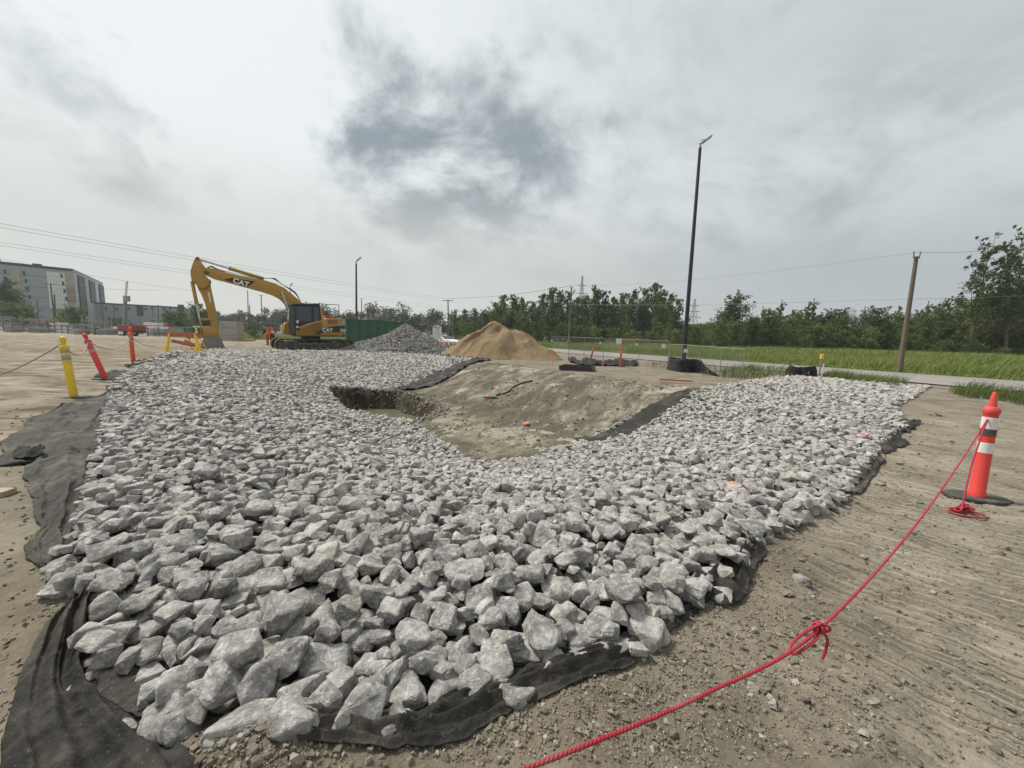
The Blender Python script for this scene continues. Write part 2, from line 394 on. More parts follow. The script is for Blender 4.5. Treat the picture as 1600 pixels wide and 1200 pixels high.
# ------------------------------------------------------------------ terrain
ROCK_PX = [(165,1120),(210,1150),(330,1180),(480,1160),(560,1160),(640,1130),(790,1095),(830,1060),(980,1025),(1035,990),(1100,940),(1150,905),(1180,870),(1240,830),(1320,790),
           (1350,740),(1380,700),(1420,668),(1400,640),(1452,607),(1340,600),(1250,589),(1180,597),(1085,612),(740,563),(680,553),(560,552),(440,552),(330,550),(250,558),(210,580),(170,610),
           (165,640),(150,700),(130,760),(110,830),(66,905),(70,935),(130,960),(120,1050)]
ROCK = [tuple(at(*p)[:2]) for p in ROCK_PX]
RIM = [(5.12,10.94),(5.6,8.5),(4.7,5.8),(3.0,3.9),(1.4,2.75),(0.1,2.15),(-.9,2.0),(-1.7,2.4),(-2.6,3.2),(-4.2,5.0),(-6.4,7.6),(-9.5,11.5),(-13,17),(-14.5,21),(-11.5,24.0),(-7,25.5),(-3.6,23.2),(-2.19,21.6)]
FLOOR = [(1.64,8.95),(.82,7.53),(-.31,6.91),(-.8,7.08),(-1.54,8.46),(-2.75,10.29),(-4.57,11.36),(-6.41,14.17),(-4.82,16.97)]
BARE = FLOOR + [(-1.9,22.6),(5.9,11.5)]
DEPTH = 1.0
HOLE = [tuple(at(px, py, -1.0)[:2]) for (px, py) in [(512,614),(560,611),(620,611),(655,622),(688,640),(655,654),(610,660),(545,648)]]
RN = Vector((.9, .43)).normalized(); RD = Vector((.43, -.9)).normalized()        # across / along the road
S_FAR = .9*19.8 + .43*30; S_FAR /= math.hypot(.9, .43); S_NEAR = S_FAR - 8.6
def road_sa(x, y): return x*RN.x + y*RN.y, x*RD.x + y*RD.y
def road_xy(s, a): return (s*RN.x + a*RD.x, s*RN.y + a*RD.y)
MOUND = at(402, 1212)

def basin(x, y):
    ins = pip(RIM, x, y); dr = pdist(RIM, x, y); inf = pip(FLOOR, x, y); df = np.where(inf, 0, pdist(FLOOR, x, y))
    t = np.where(ins, dr/(dr+df+1e-6), 0)
    return np.where(inf, 1.0, np.where(ins, .45*t + .55*t*t*(3-2*t), 0))
def ground_z(x, y, detail=True):
    x = np.asarray(x, float); y = np.asarray(y, float)
    b = basin(x, y); z = -DEPTH*b
    inh = pip(HOLE, x, y); dh = pdist(HOLE, x, y)
    jag = .12*fbm(x, y, 2.2, 3, 41)
    z = z - .92*np.where(inh, sstep(-.05, .34, dh+jag), 0)
    s, a = road_sa(x, y)
    far = np.hypot(x, y)
    z = z + .10*sstep(-5, -11, x)*sstep(55, 30, y)
    z = z + .55*sstep(S_FAR+2, S_FAR+25, s)*sstep(300, 150, far) - .18*sstep(1.6, 0, np.abs(s-S_FAR-2.2))
    z = z + .05*fbm(x, y, .22, 3, 3)*sstep(.5, 4, far)*(1-sstep(S_NEAR-2, S_NEAR, s))
    hm = np.exp(-(((x-MOUND.x)/.30)**2 + ((y-MOUND.y)/.17)**2)); z = z + .15*hm
    if detail:
        nb = np.clip(1-far/14, 0, 1)
        rough = sstep(2.4, .4, pdist(ROCK, x, y))*nb          # churned soil next to the stones
        z = z + (.012 + .045*rough)*fbm(x, y, 3.0, 4, 11)*sstep(60, 20, far)*np.where(s > S_NEAR-1, .1, 1)
        z = z + (.008 + .022*rough)*nb*np.abs(fbm(x, y, 13, 3, 23))
        bare = pip(BARE, x, y); z = z + np.where(bare, .05*fbm(x, y, 1.1, 4, 31)*(.35+.65*(1-b)) + .045*fbm(x, y, 3.4, 5, 33, .68) + .05*np.clip(fbm(x, y, 2.2, 4, 35), 0, 1)*(1-b), 0)
        # tracked-machine ruts, yard on the left
        z = z + .02*np.sin((x*.35+y*.94)*4.2 + 3*fbm(x, y, .3, 2, 5))*sstep(-5.5, -8, x)*sstep(40, 20, y)*(b < .01)
        # grousers marks on the right
        g = (x*.85+y*.53); wob = fbm(x, y, .5, 2, 8)
        z = z + .010*np.sin(g*62+6*wob)*sstep(1.2, 1.9, x-.5*(y-1.5))*sstep(9, 5, far)*(.4+.6*vnoise(x*.9, y*.9, 4))
    return z
def gz(x, y): return float(ground_z(np.array([x]), np.array([y]))[0])
def atg(px, py, it=3):
    z = 0.0
    for _ in range(it): p = at(px, py, z); z = gz(p.x, p.y)
    return at(px, py, z)

def axis(lo, hi, step, grow, far):
    c = list(np.arange(lo, hi+1e-6, step)); s = step
    while c[-1] < far: s = min(s*grow, 8); c.append(c[-1]+s)
    s = step; pre = []; q = lo
    while q > -far: s = min(s*grow, 8); q -= s; pre.append(q)
    return np.array(pre[::-1]+c)
def build_ground():
    xs = axis(-3.2, 5.6, .03, 1.018, 690); ys = axis(.7, 5.2, .03, 1.016, 690); ys = ys[ys > -60]
    X, Y = np.meshgrid(xs, ys); ny, nx = X.shape; x, y = X.ravel(), Y.ravel(); z = ground_z(x, y)
    i = np.arange((ny-1)*(nx-1)); r, c = i//(nx-1), i % (nx-1); a = r*nx+c
    Fc = np.stack([a, a+1, a+nx+1, a+nx], 1)
    # soil colour by what the soil is there
    s, al = road_sa(x, y); far = np.hypot(x, y)
    def C(*q): return np.array(q)
    def blend(col, m, c2): return col*(1-m[:, None]) + c2*m[:, None]
    col = np.tile(C(.205, .183, .146), (len(x), 1))
    col = blend(col, sstep(-3.5, -7, x), C(.25, .224, .18))                                     # compacted tan yard
    streak = vnoise((x*.94-y*.35)*.12, (x*.35+y*.94)*1.1, 71); col = blend(col, .75*sstep(.5, .75, streak)*sstep(-4, -7, x), C(.20, .16, .11))
    col = blend(col, .7*sstep(36, 48, y)*sstep(10, -10, x), C(.31, .278, .225))
    col = blend(col, sstep(15, 20, s)*sstep(0, 6, x+.2*y)*.6, C(.25, .225, .19))                            # stony strip by the road
    rgt = sstep(1.0, 2.4, x-.5*(y-1.5))*sstep(16, 10, far); col = blend(col, .8*rgt, C(.275, .250, .202))
    damp = sstep(.1, .55, fbm(x, y, .55, 4, 51))*(far < 30); col = blend(col, .45*damp, C(.16, .125, .085))
    bare = pip(BARE, x, y).astype(float); b = basin(x, y)
    col = blend(col, bare, C(.185, .167, .133))
    col = blend(col, bare*sstep(.02, .5, fbm(x, y, .9, 4, 61)), C(.36, .33, .262))
    col = blend(col, bare*.85*sstep(.05, .4, fbm(x+5, y, .7, 5, 63)), C(.115, .100, .075))
    col = blend(col, bare*sstep(.93, 1, b)*.6, C(.30, .285, .215))
    edge = sstep(.9, .1, np.abs(pdist(FLOOR, x, y)-.1))*bare; col = blend(col, edge*.85, C(.11, .098, .075))
    inh = pip(HOLE, x, y).astype(float); col = blend(col, np.maximum(inh, sstep(.5, .1, pdist(HOLE, x, y))*bare), C(.060, .053, .040))
    grass = sstep(S_FAR+.3, S_FAR+1.6, s)*sstep(-60, -50, x+0*y); col = blend(col, grass, C(.085, .115, .035))
    col = blend(col, sstep(60, 80, y)*(x < 10), C(.085, .105, .040))
    o = np_mesh('ground', np.stack([x, y, z], 1), Fc, None, smooth=True, attrs={'soil': col, 'yard': sstep(-3.5, -7, x)*(1-bare)*sstep(70, 50, y), 'drag': np.clip((1-bare)*sstep(-4, 0, x)*.3 + rgt, 0, 1), 'bare': bare*(1-inh)})
    tag(o, kind='structure')
    m, t, b_, out = mat('soil')
    pos = t.node('ShaderNodeNewGeometry').outputs['Position']; soil = t.node('ShaderNodeAttribute', attribute_name='soil').outputs['Color']
    n1 = t.noise(pos, 1.4, 8, .65); n2 = t.noise(pos, 14, 6, .65); n3 = t.noise(pos, 70, 4, .7)
    c = t.mix(t.ramp(n1, .3, .7, 0, 1), t.mix(1.0, soil, (.66, .64, .60), 'MULTIPLY'), t.mix(1.0, soil, (1.22, 1.2, 1.16), 'MULTIPLY'))
    c = t.mix(t.math('MULTIPLY', t.ramp(n2, .42, .25, 0, 1), .6), c, t.mix(1.0, c, (.45, .42, .38), 'MULTIPLY'))
    c = t.mix(t.math('MULTIPLY', t.ramp(n3, .62, .74, 0, 1), .55), c, t.mix(.55, c, (.52, .49, .42)))
    # long drag streaks along the direction machines drove
    rot = t.node('ShaderNodeMapping', {'Vector': pos, 'Rotation': (0, 0, math.radians(40)), 'Scale': (1/26, 1/1.5, 1/6)}, vector_type='TEXTURE').outputs[0]
    drag = t.node('ShaderNodeAttribute', attribute_name='drag').outputs['Fac']; yard = t.node('ShaderNodeAttribute', attribute_name='yard').outputs['Fac']
    tr = t.noise(t.node('ShaderNodeMapping', {'Vector': pos, 'Rotation': (0, 0, math.radians(8)), 'Scale': (1/.9, 1/2.8, 1.0)}, vector_type='TEXTURE').outputs[0], 1.0, 9, .66, .5)
    c = t.mix(t.math('MULTIPLY', t.math('MULTIPLY', t.ramp(tr, .50, .58, 0, 1), .85), yard), c, t.mix(1.0, c, (.52, .48, .42), 'MULTIPLY')); c = t.mix(t.math('MULTIPLY', t.math('MULTIPLY', t.ramp(tr, .44, .34, 0, 1), .6), yard), c, (.40, .36, .29))
    st = t.noise(rot, 1.0, 6, .62, .08); c = t.mix(t.math('MULTIPLY', drag, t.math('MULTIPLY', t.ramp(st, .5, .66, 0, 1), .75)), c, t.mix(1.0, c, (.42, .39, .35), 'MULTIPLY'))
    c = t.mix(t.math('MULTIPLY', drag, t.math('MULTIPLY', t.ramp(st, .42, .3, 0, 1), .7)), c, t.mix(.65, c, (.47, .42, .33)))
    bare_ = t.node('ShaderNodeAttribute', attribute_name='bare').outputs['Fac']
    up = t.node('ShaderNodeMapping', {'Vector': pos, 'Rotation': (0, 0, math.radians(-35)), 'Scale': (1/2.0, 1/.7, 1/1.5)}, vector_type='TEXTURE').outputs[0]
    bn = t.noise(up, 1.1, 11, .74, .3)
    c = t.mix(t.math('MULTIPLY', t.math('MULTIPLY', t.ramp(bn, .52, .40, 0, 1), .92), bare_), c, (.085, .076, .058)); c = t.mix(t.math('MULTIPLY', t.math('MULTIPLY', t.ramp(bn, .54, .66, 0, 1), .62), bare_), c, (.40, .372, .295))
    gx = t.math('ADD', t.math('MULTIPLY', t.node('ShaderNodeSeparateXYZ', {0: pos}).outputs[0], math.cos(math.radians(40))), t.math('MULTIPLY', t.node('ShaderNodeSeparateXYZ', {0: pos}).outputs[1], math.sin(math.radians(40))))
    rib = t.math('SINE', t.math('ADD', t.math('MULTIPLY', gx, 135.0), t.math('ADD', t.math('MULTIPLY', t.noise(pos, .7, 2), 6.0), t.math('MULTIPLY', t.noise(pos, 14, 4, .65), 3.2))))
    rib = t.math('MULTIPLY', rib, t.math('MULTIPLY', drag, t.ramp(t.noise(rot, .5, 4), .34, .58, 0, 1)))
    c = t.mix(t.math('MULTIPLY', t.ramp(rib, .1, -.7, 0, 1), .34), c, t.mix(1.0, c, (.55, .52, .47), 'MULTIPLY')); c = t.mix(t.math('MULTIPLY', t.ramp(rib, .35, .9, 0, 1), .32), c, (.46, .42, .34))  # dark troughs, pale crests: light and shade of the ridges put into the colour
    t.put(b_.inputs['Base Color'], c); b_.inputs['Roughness'].default_value = .95; b_.inputs['Specular IOR Level'].default_value = .15
    h = t.math('ADD', t.math('ADD', t.math('MULTIPLY', n2, 1.0), t.math('ADD', t.math('MULTIPLY', rib, .34), t.math('MULTIPLY', t.math('MULTIPLY', bn, bare_), 2.5))), t.math('ADD', t.math('MULTIPLY', n3, .35), t.math('MULTIPLY', t.math('MULTIPLY', st, drag), 1.1)))
    bump(t, b_, h, .8, .03)
    o.data.materials.append(m)
build_ground()

def build_underlay():
    xs = np.r_[np.arange(-18.2, -6, .22), np.arange(-6, 6, .07), np.arange(6, 15.2, .2)]; ys = np.r_[np.arange(1.0, 8, .06), np.arange(8, 31, .2)]
    X, Y = np.meshgrid(xs, ys); ny, nx = X.shape; x, y = X.ravel(), Y.ravel(); z = ground_z(x, y, True)+.010+.02*np.clip(fbm(x, y, 3, 3, 81), 0, 1)
    i = np.arange((ny-1)*(nx-1)); r, c = i//(nx-1), i % (nx-1); a = r*nx+c; cx, cy = X[:-1, :-1].ravel()+.05, Y[:-1, :-1].ravel()+.05
    k = pip(ROCK, cx, cy) & (pdist(ROCK, cx, cy) > .07) & ~pip(BARE, cx, cy) & ~pip(HOLE, cx, cy) & (np.hypot((cx-MOUND.x)/1.6, cy-MOUND.y) > .24); a = a[k]
    Fc = np.stack([a, a+1, a+nx+1, a+nx], 1); u, inv = np.unique(Fc, return_inverse=True)
    o = np_mesh('geotextile_sheet', np.stack([x, y, z], 1)[u], inv.reshape(Fc.shape), M['fabric'], smooth=True); tag(o, 'black fabric lining under the stones, showing only in the gaps between them', 'fabric sheet', 'black geotextile sheets around the basin')
build_underlay()

def build_road():
    m, t, b, out = mat('worn_asphalt'); pos = t.node('ShaderNodeNewGeometry').outputs['Position']
    c = t.mix(t.noise(pos, .8, 6, .6), (.20, .185, .165), (.29, .27, .24)); 
    rot = t.node('ShaderNodeMapping', {'Vector': pos, 'Rotation': (0, 0, math.radians(25.5)), 'Scale': (1/1.3, 1/.03, 1.0)}, vector_type='TEXTURE').outputs[0]
    c = t.mix(t.math('MULTIPLY', t.ramp(t.noise(rot, 1.0, 4), .45, .62, 0, 1), .5), c, (.14, .13, .12))
    c = t.mix(t.math('MULTIPLY', t.ramp(t.noise(pos, 90, 2), .6, .7, 0, 1), .4), c, (.42, .40, .37))
    t.put(b.inputs['Base Color'], c); b.inputs['Roughness'].default_value = .9; bump(t, b, t.noise(pos, 60, 3), .3, .01)
    nA, nS = 140, 14; V = []
    for i in range(nA+1):
        a = -140 + 220*i/nA
        for j in range(nS+1):
            s = S_NEAR + (S_FAR-S_NEAR)*j/nS
            e = .35*float(fbm(a, 0, .5, 3, 77)) if j in (0, nS) else 0
            x, y = road_xy(s+e, a); V.append((x, y, 0))
    V = np.array(V); V[:, 2] = ground_z(V[:, 0], V[:, 1])*.0 + .045 + .05*np.sin(np.tile(np.arange(nS+1)/nS*PI, nA+1))
    Fc = [(i*(nS+1)+j, (i+1)*(nS+1)+j, (i+1)*(nS+1)+j+1, i*(nS+1)+j+1) for i in range(nA) for j in range(nS)]
    tag(np_mesh('road', V, Fc, m, smooth=True), kind='structure')
    wl = simple('worn_road_paint', (.50, .48, .44), .8, var=.4, scale=5)
    mb = MB()
    for i in range(nA):
        a0, a1 = -140+220*i/nA, -140+220*(i+1)/nA
        pts = [road_xy(s, a) for (s, a) in ((S_FAR-.9, a0), (S_FAR-.9, a1), (S_FAR-.78, a1), (S_FAR-.78, a0))]
        zz = .045+.05*math.sin(.895*PI)+.004
        mb.add([(p[0], p[1], zz+.012) for p in pts], [(0, 1, 2, 3)])
    tag(mb.build('road_marking', wl), kind='structure')
build_road()

def build_water():
    def wm(name, col, rough):
        m, t, b, out = mat(name); pos = t.node('ShaderNodeNewGeometry').outputs['Position']
        t.put(b.inputs['Base Color'], t.mix(t.noise(pos, 1.2, 5, .6), tuple(c*.8 for c in col), col)); b.inputs['Roughness'].default_value = rough
        bump(t, b, t.noise(pos, 9, 2), .06, .01); return m
    mb = MB(); mb.add([(x, y, -1.70) for x, y in HOLE], [tuple(range(len(HOLE)))])
    tag(mb.build('pit_water', wm('muddy_pit_water', (.155, .15, .095), .08)), kind='structure')
    pud = FLOOR[:6] + [tuple(at(px, py, -1.0)[:2]) for px, py in [(655, 662), (692, 648), (735, 632)]]
    mb = MB(); mb.add([(x, y, -1.020) for x, y in pud], [tuple(range(len(pud)))])
    tag(mb.build('puddle_water', wm('clay_puddle_water', (.27, .255, .195), .30)), kind='structure')
build_water()

# ------------------------------------------------------------------ stones
def rock_proto(seed, hi):
    """an angular quarried block: hull of scattered points, chipped edges; unit half extents"""
    rr = random.Random(seed); bm = bmesh.new()
    npt = rr.randint(14, 20) if hi else rr.randint(11, 15)
    for _ in range(npt):
        v = Vector([rr.gauss(0, 1) for _ in range(3)]).normalized(); v = Vector([math.copysign(abs(c)**.62, c) for c in v])
        v *= rr.uniform(.86, 1.12) ; bm.verts.new(v)
    r = bmesh.ops.convex_hull(bm, input=bm.verts[:])
    bmesh.ops.delete(bm, geom=[g for g in r['geom_interior'] if isinstance(g, bmesh.types.BMVert)], context='VERTS')
    bmesh.ops.delete(bm, geom=[v for v in bm.verts if not v.link_faces], context='VERTS')
    bmesh.ops.dissolve_limit(bm, angle_limit=math.radians(14 if hi else 9), verts=bm.verts[:], edges=bm.edges[:])
    if hi:
        bmesh.ops.bevel(bm, geom=bm.edges[:], offset=.075, segments=1, affect='EDGES', profile=.5, clamp_overlap=True)
        bmesh.ops.triangulate(bm, faces=bm.faces[:])
        bmesh.ops.subdivide_edges(bm, edges=[e for e in bm.edges if e.calc_length() > .22], cuts=2, use_grid_fill=True)
        bmesh.ops.triangulate(bm, faces=bm.faces[:])
        bmesh.ops.subdivide_edges(bm, edges=[e for e in bm.edges if e.calc_length() > .2], cuts=1, use_grid_fill=True)
        bmesh.ops.triangulate(bm, faces=bm.faces[:]); bm.normal_update()
        for v in bm.verts:
            p = v.co*1.0 + Vector((seed*3.1, 0, 0))
            d = mnoise.fractal(p*1.7, .9, 2.1, 4)*.055 + mnoise.noise(p*5.0)*.025
            st = abs(mnoise.noise(p*2.3 + Vector((9, 0, 0)))); d -= .05*(st > .42)
            v.co += v.normal*d
    else: bmesh.ops.triangulate(bm, faces=bm.faces[:])
    V = np.array([v.co[:] for v in bm.verts]); bm.verts.index_update()
    Fc = np.array([[v.index for v in f.verts] for f in bm.faces]); bm.free()
    lo, hi_ = V.min(0), V.max(0); V = (V-(lo+hi_)/2)/((hi_-lo)/2)
    return V, Fc
HI = [rock_proto(100+i, True) for i in range(16)]
MIDP = [rock_proto(300+i, False) for i in range(24)]
MID = []
def chip(seed):
    """medium detail: hull with a small bevel"""
    rr = random.Random(seed); bm = bmesh.new()
    for _ in range(rr.randint(12, 16)):
        v = Vector([rr.gauss(0, 1) for _ in range(3)]).normalized(); v = Vector([math.copysign(abs(c)**.65, c) for c in v]); bm.verts.new(v*rr.uniform(.85, 1.12))
    r = bmesh.ops.convex_hull(bm, input=bm.verts[:])
    bmesh.ops.delete(bm, geom=[v for v in bm.verts if not v.link_faces], context='VERTS')
    bmesh.ops.dissolve_limit(bm, angle_limit=math.radians(12), verts=bm.verts[:], edges=bm.edges[:])
    bmesh.ops.bevel(bm, geom=bm.edges[:], offset=.07, segments=1, affect='EDGES', profile=.5, clamp_overlap=True)
    bmesh.ops.triangulate(bm, faces=bm.faces[:])
    for v in bm.verts: v.co += v.normal*mnoise.noise(v.co*2.5+Vector((seed, 0, 0)))*.06
    bm.verts.index_update(); V = np.array([v.co[:] for v in bm.verts]); Fc = np.array([[v.index for v in f.verts] for f in bm.faces]); bm.free()
    lo, hi_ = V.min(0), V.max(0); return (V-(lo+hi_)/2)/((hi_-lo)/2), Fc
MID = [chip(500+i) for i in range(18)]

# the biggest stones along the near edge, traced: (x, y, length, width, angle) in two enlarged views of the photograph
A_ST = [(460,365,400,130,30),(680,280,220,120,25),(410,250,170,110,15),(555,225,130,85,20),(640,590,255,195,30),(710,640,190,150,35),(475,605,145,80,25),(950,625,310,210,8),(1160,610,235,200,20),
 (1395,590,220,200,60),(1530,620,195,130,45),(1300,480,200,140,40),(1265,385,195,170,0),(1065,485,130,85,10),(815,440,150,110,40),(895,490,145,100,50),(670,460,140,75,25),(575,395,150,90,20),(660,405,80,60,60),
 (765,340,165,120,40),(870,365,130,75,20),(970,380,120,90,30),(1005,450,150,70,60),(1045,300,160,110,-15),(1110,345,140,80,35),(855,230,150,95,25),(985,190,140,80,30),(968,250,110,80,30),(1185,255,120,80,40),
 (1335,230,100,80,40),(1265,190,120,95,0),(1100,190,120,70,20),(1385,295,110,90,20),(1480,360,100,80,-50),(1410,400,130,70,-60),(1475,450,110,90,20),(1530,540,90,80,60),(1250,275,120,70,40),(950,80,165,130,0),
 (740,100,175,90,10),(540,120,250,110,8),(690,175,190,80,5),(830,165,130,80,25),(954,150,120,60,10),(355,105,155,75,30),(206,102,125,80,10),(207,45,140,60,20),(345,45,150,80,0),(350,165,90,70,50),(430,180,170,90,20),
 (500,40,130,70,30),(560,50,110,60,20),(690,30,100,60,40),(780,40,120,60,0),(1060,50,110,70,10),(1360,60,95,70,10),(1460,95,110,80,20),(1245,20,110,70,0),(1420,175,110,80,10),(1460,225,110,90,10),(1540,155,110,80,10)]
B_ST = [(605,495,170,130,-10),(720,530,120,90,80),(590,640,130,100,40),(520,630,115,70,80),(450,530,150,90,70),(325,610,180,110,70),(205,660,185,140,60),(120,780,170,120,40),(40,700,180,140,70),(180,560,130,100,20),
 (500,440,120,85,20),(675,395,120,90,0),(730,440,80,70,0),(820,430,130,110,10),(935,460,125,100,20),(1060,420,155,120,-30),(1025,465,80,70,0),(890,505,90,80,60),(815,500,90,75,80),(905,365,130,95,-25),
 (1020,320,120,80,-20),(1110,350,80,75,0),(1200,280,140,85,-15),(1335,285,100,80,-10),(1285,240,100,55,-5),(580,585,90,45,-5),(70,625,100,80,50),(240,430,180,80,-5),(265,470,100,90,40),(390,450,80,55,0),
 (210,510,140,90,20),(345,500,120,90,50),(440,295,120,90,45),(295,365,110,80,20),(370,385,100,60,30),(165,395,140,60,10),(60,400,110,80,0),(150,335,110,75,0),(280,310,95,75,0),(370,265,90,60,-50),
 (60,285,110,70,0),(205,255,100,80,10),(740,320,100,70,10),(790,370,100,60,30),(850,320,90,70,60),(680,300,110,65,0),(815,265,90,60,0),(805,215,100,80,-10),(895,240,100,50,10),(1100,215,100,60,0),
 (1190,170,150,70,-10),(1040,190,110,60,0),(1260,150,110,70,0),(1380,130,100,55,0),(1300,150,70,60,30),(30,550,90,90,0),(110,540,90,80,60),(20,470,85,80,0),(150,490,90,60,30)]
TRACED = [(x/2.5, 880+y/2.5, l/2.5, w/2.5, a) for x, y, l, w, a in A_ST] + [(560+x/2.353, 800+y/2.353, l/2.353, w/2.353, a) for x, y, l, w, a in B_ST]
NO_STONE = [[tuple(at(*p)[:2]) for p in [(165,1085),(200,1060),(262,1058),(255,1085),(205,1120),(170,1110)]],
            [tuple(at(*p)[:2]) for p in [(890,690,-1.0),(950,668,-.72),(1000,646,-.5),(1040,626,-.22),(1078,609,0),(1096,612,0),(1068,632,-.22),(1032,655,-.5),(986,682,-.75),(930,702,-1.0)]]]

GX0, GX1, GY0, GY1, GS = -11.0, 9.5, .8, 15.0, .025
gnx, gny = int((GX1-GX0)/GS), int((GY1-GY0)/GS)
gxx, gyy = np.meshgrid(GX0+(np.arange(gnx)+.5)*GS, GY0+(np.arange(gny)+.5)*GS)
TER = ground_z(gxx, gyy); HM = TER.copy(); COVER = np.zeros(HM.shape, np.int16)
def rock_mask(x, y, jit=0.0):
    ok = pip(ROCK, x, y) & ~pip(BARE, x, y) & ~pip(HOLE, x, y)
    for q in NO_STONE: ok &= ~pip(q, x, y)
    ok &= np.hypot((x-MOUND.x)/1.5, y-MOUND.y) > .17
    return ok
MASK = rock_mask(gxx, gyy); EDGE = np.minimum(pdist(ROCK, gxx, gyy), pdist(BARE, gxx, gyy))
stones = []      # (x, y, z, a, b, c, yaw, tiltx, tilty, rnd)
def footprint(x, y, a, b, yaw):
    R = max(a, b); i0, i1 = max(0, int((x-R-GX0)/GS)), min(gnx, int((x+R-GX0)/GS)+2); j0, j1 = max(0, int((y-R-GY0)/GS)), min(gny, int((y+R-GY0)/GS)+2)
    if i1-i0 < 2 or j1-j0 < 2: return None
    X = GX0+(np.arange(i0, i1)+.5)*GS-x; Y = GY0+(np.arange(j0, j1)+.5)*GS-y
    cu, su = math.cos(yaw), math.sin(yaw); U = (X[None, :]*cu+Y[:, None]*su)/a; W = (-X[None, :]*su+Y[:, None]*cu)/b
    q = np.abs(U)**2.6+np.abs(W)**2.6; m = q < .97
    if m.sum() < 2: return None
    return (slice(j0, j1), slice(i0, i1)), m, (1-q[m])**(1/2.6)
def settle(fp, c, sink):
    sl, m, pr = fp; h = HM[sl][m]
    return float(np.percentile(h + c*pr, 84)) - sink*c
def drop(x, y, a, b, c, yaw, fp, z, tilt):
    sl, m, pr = fp; h = HM[sl]; h[m] = np.maximum(h[m], z + c*pr); cv = COVER[sl]; cv[m] += 1
    stones.append([x, y, z, a, b, c, yaw, random.gauss(0, tilt), random.gauss(0, tilt), random.random()])
for (px, py, l, w, ang) in TRACED:
    ca, sa = math.cos(math.radians(ang)), math.sin(math.radians(ang))
    p0 = at(px, py + w*.10); g = gz(p0.x, p0.y); z0 = g+.06
    c0 = at(px, py, z0); e1 = at(px-ca*l/2, py+sa*l/2, z0); e2 = at(px+ca*l/2, py-sa*l/2, z0); d = e2-e1
    yaw = math.atan2(d.y, d.x); dist = c0.y*math.cos(PITCH)-(c0.z-CAM_H)*math.sin(PITCH); cosq = dist/(Vector(c0)-cam.location).length; dist *= .55+.5*cosq
    a = min(d.length/2, l/2*dist/F_PX*1.06); b = w/2*dist/F_PX; c = min(b*random.uniform(.6, .8), a*.8)
    fp = footprint(c0.x, c0.y, a, b, yaw)
    if fp is None: continue
    z = settle(fp, c, .42); z = min(z, g + c*.95+.015); drop(c0.x, c0.y, a, b, c, yaw, fp, z, .10)
NTR = len(stones)
def fill(n, cells, K, smin, smax, uncovered):
    for it in range(n):
        big = random.random()**2.2; best = None
        for k in range(K):
            idx = cells[random.randrange(len(cells))]; j, i = idx
            if uncovered and COVER[j, i] > 0: continue
            x, y = GX0+(i+random.random())*GS, GY0+(j+random.random())*GS
            a = smin+(smax-smin)*big; a *= .92 + .30*max(0, 1-math.hypot(x, y)/4.5)
            if EDGE[j, i] < a*.55: continue
            b = a*random.uniform(.62, .95); c = b*random.uniform(.55, .9); yaw = random.uniform(0, PI)
            fp = footprint(x, y, a, b, yaw)
            if fp is None: continue
            z = settle(fp, c, .48); hgt = z - TER[j, i]
            if best is None or hgt < best[0]: best = (hgt, x, y, a, b, c, yaw, fp, z)
            if uncovered: break
        if best and best[0] < .17: drop(*best[1:], tilt=.19)
cells = np.argwhere(MASK); cells = cells[np.hypot(gxx[MASK], gyy[MASK]) < 15.5].tolist()
for rep in range(5):
    un = [c for c in cells if COVER[c[0], c[1]] == 0]
    if len(un) < 400: break
    fill(min(6000, len(un)//20+50), un, 6, .042, .080, True)
fill(6200, cells, 6, .038, .074, False)
# stones farther away: one jittered layer
far_st = []; sp = .128
fx, fy = np.meshgrid(np.arange(-18.5, 15.5, sp), np.arange(5, 31, sp*.9)); fx = fx + (np.arange(fx.shape[0]) % 2)[:, None]*sp/2
fx = (fx + RNG.uniform(-.06, .06, fx.shape)).ravel(); fy = (fy + RNG.uniform(-.06, .06, fy.shape)).ravel()
ok = rock_mask(fx, fy); inner = (fx > GX0+.1) & (fx < GX1-.1) & (fy > GY0) & (fy < GY1-.1) & (np.hypot(fx, fy) < 15.5); ok &= ~inner
fx, fy = fx[ok], fy[ok]; fz = ground_z(fx, fy)
for x, y, z in zip(fx, fy, fz):
    a = random.uniform(.06, .105); b = a*random.uniform(.65, .95); c = b*random.uniform(.6, .95)
    far_st.append([x, y, z+c*random.uniform(.35, 1.1), a, b, c, random.uniform(0, PI), random.gauss(0, .3), random.gauss(0, .3), random.random()])
# a few strays lying on bare soil and on the fabric
for (px, py, z0, s) in [(963,657,-.6,.10),(996,651,-.5,.06),(965,678,-.75,.07),(905,683,-.9,.10),(690,690,-1,.07),(1176,1076,0,.026),(1207,1098,0,.017),(1252,905,0,.045),(850,620,-.5,.06),(840,660,-.9,.05)]:
    p = at(px, py, z0); g = gz(p.x, p.y); p = at(px, py, g+s*.4)
    far_st.append([p.x, p.y, g+s*.35, s, s*.75, s*.6, random.uniform(0, PI), .1, .1, random.random()])

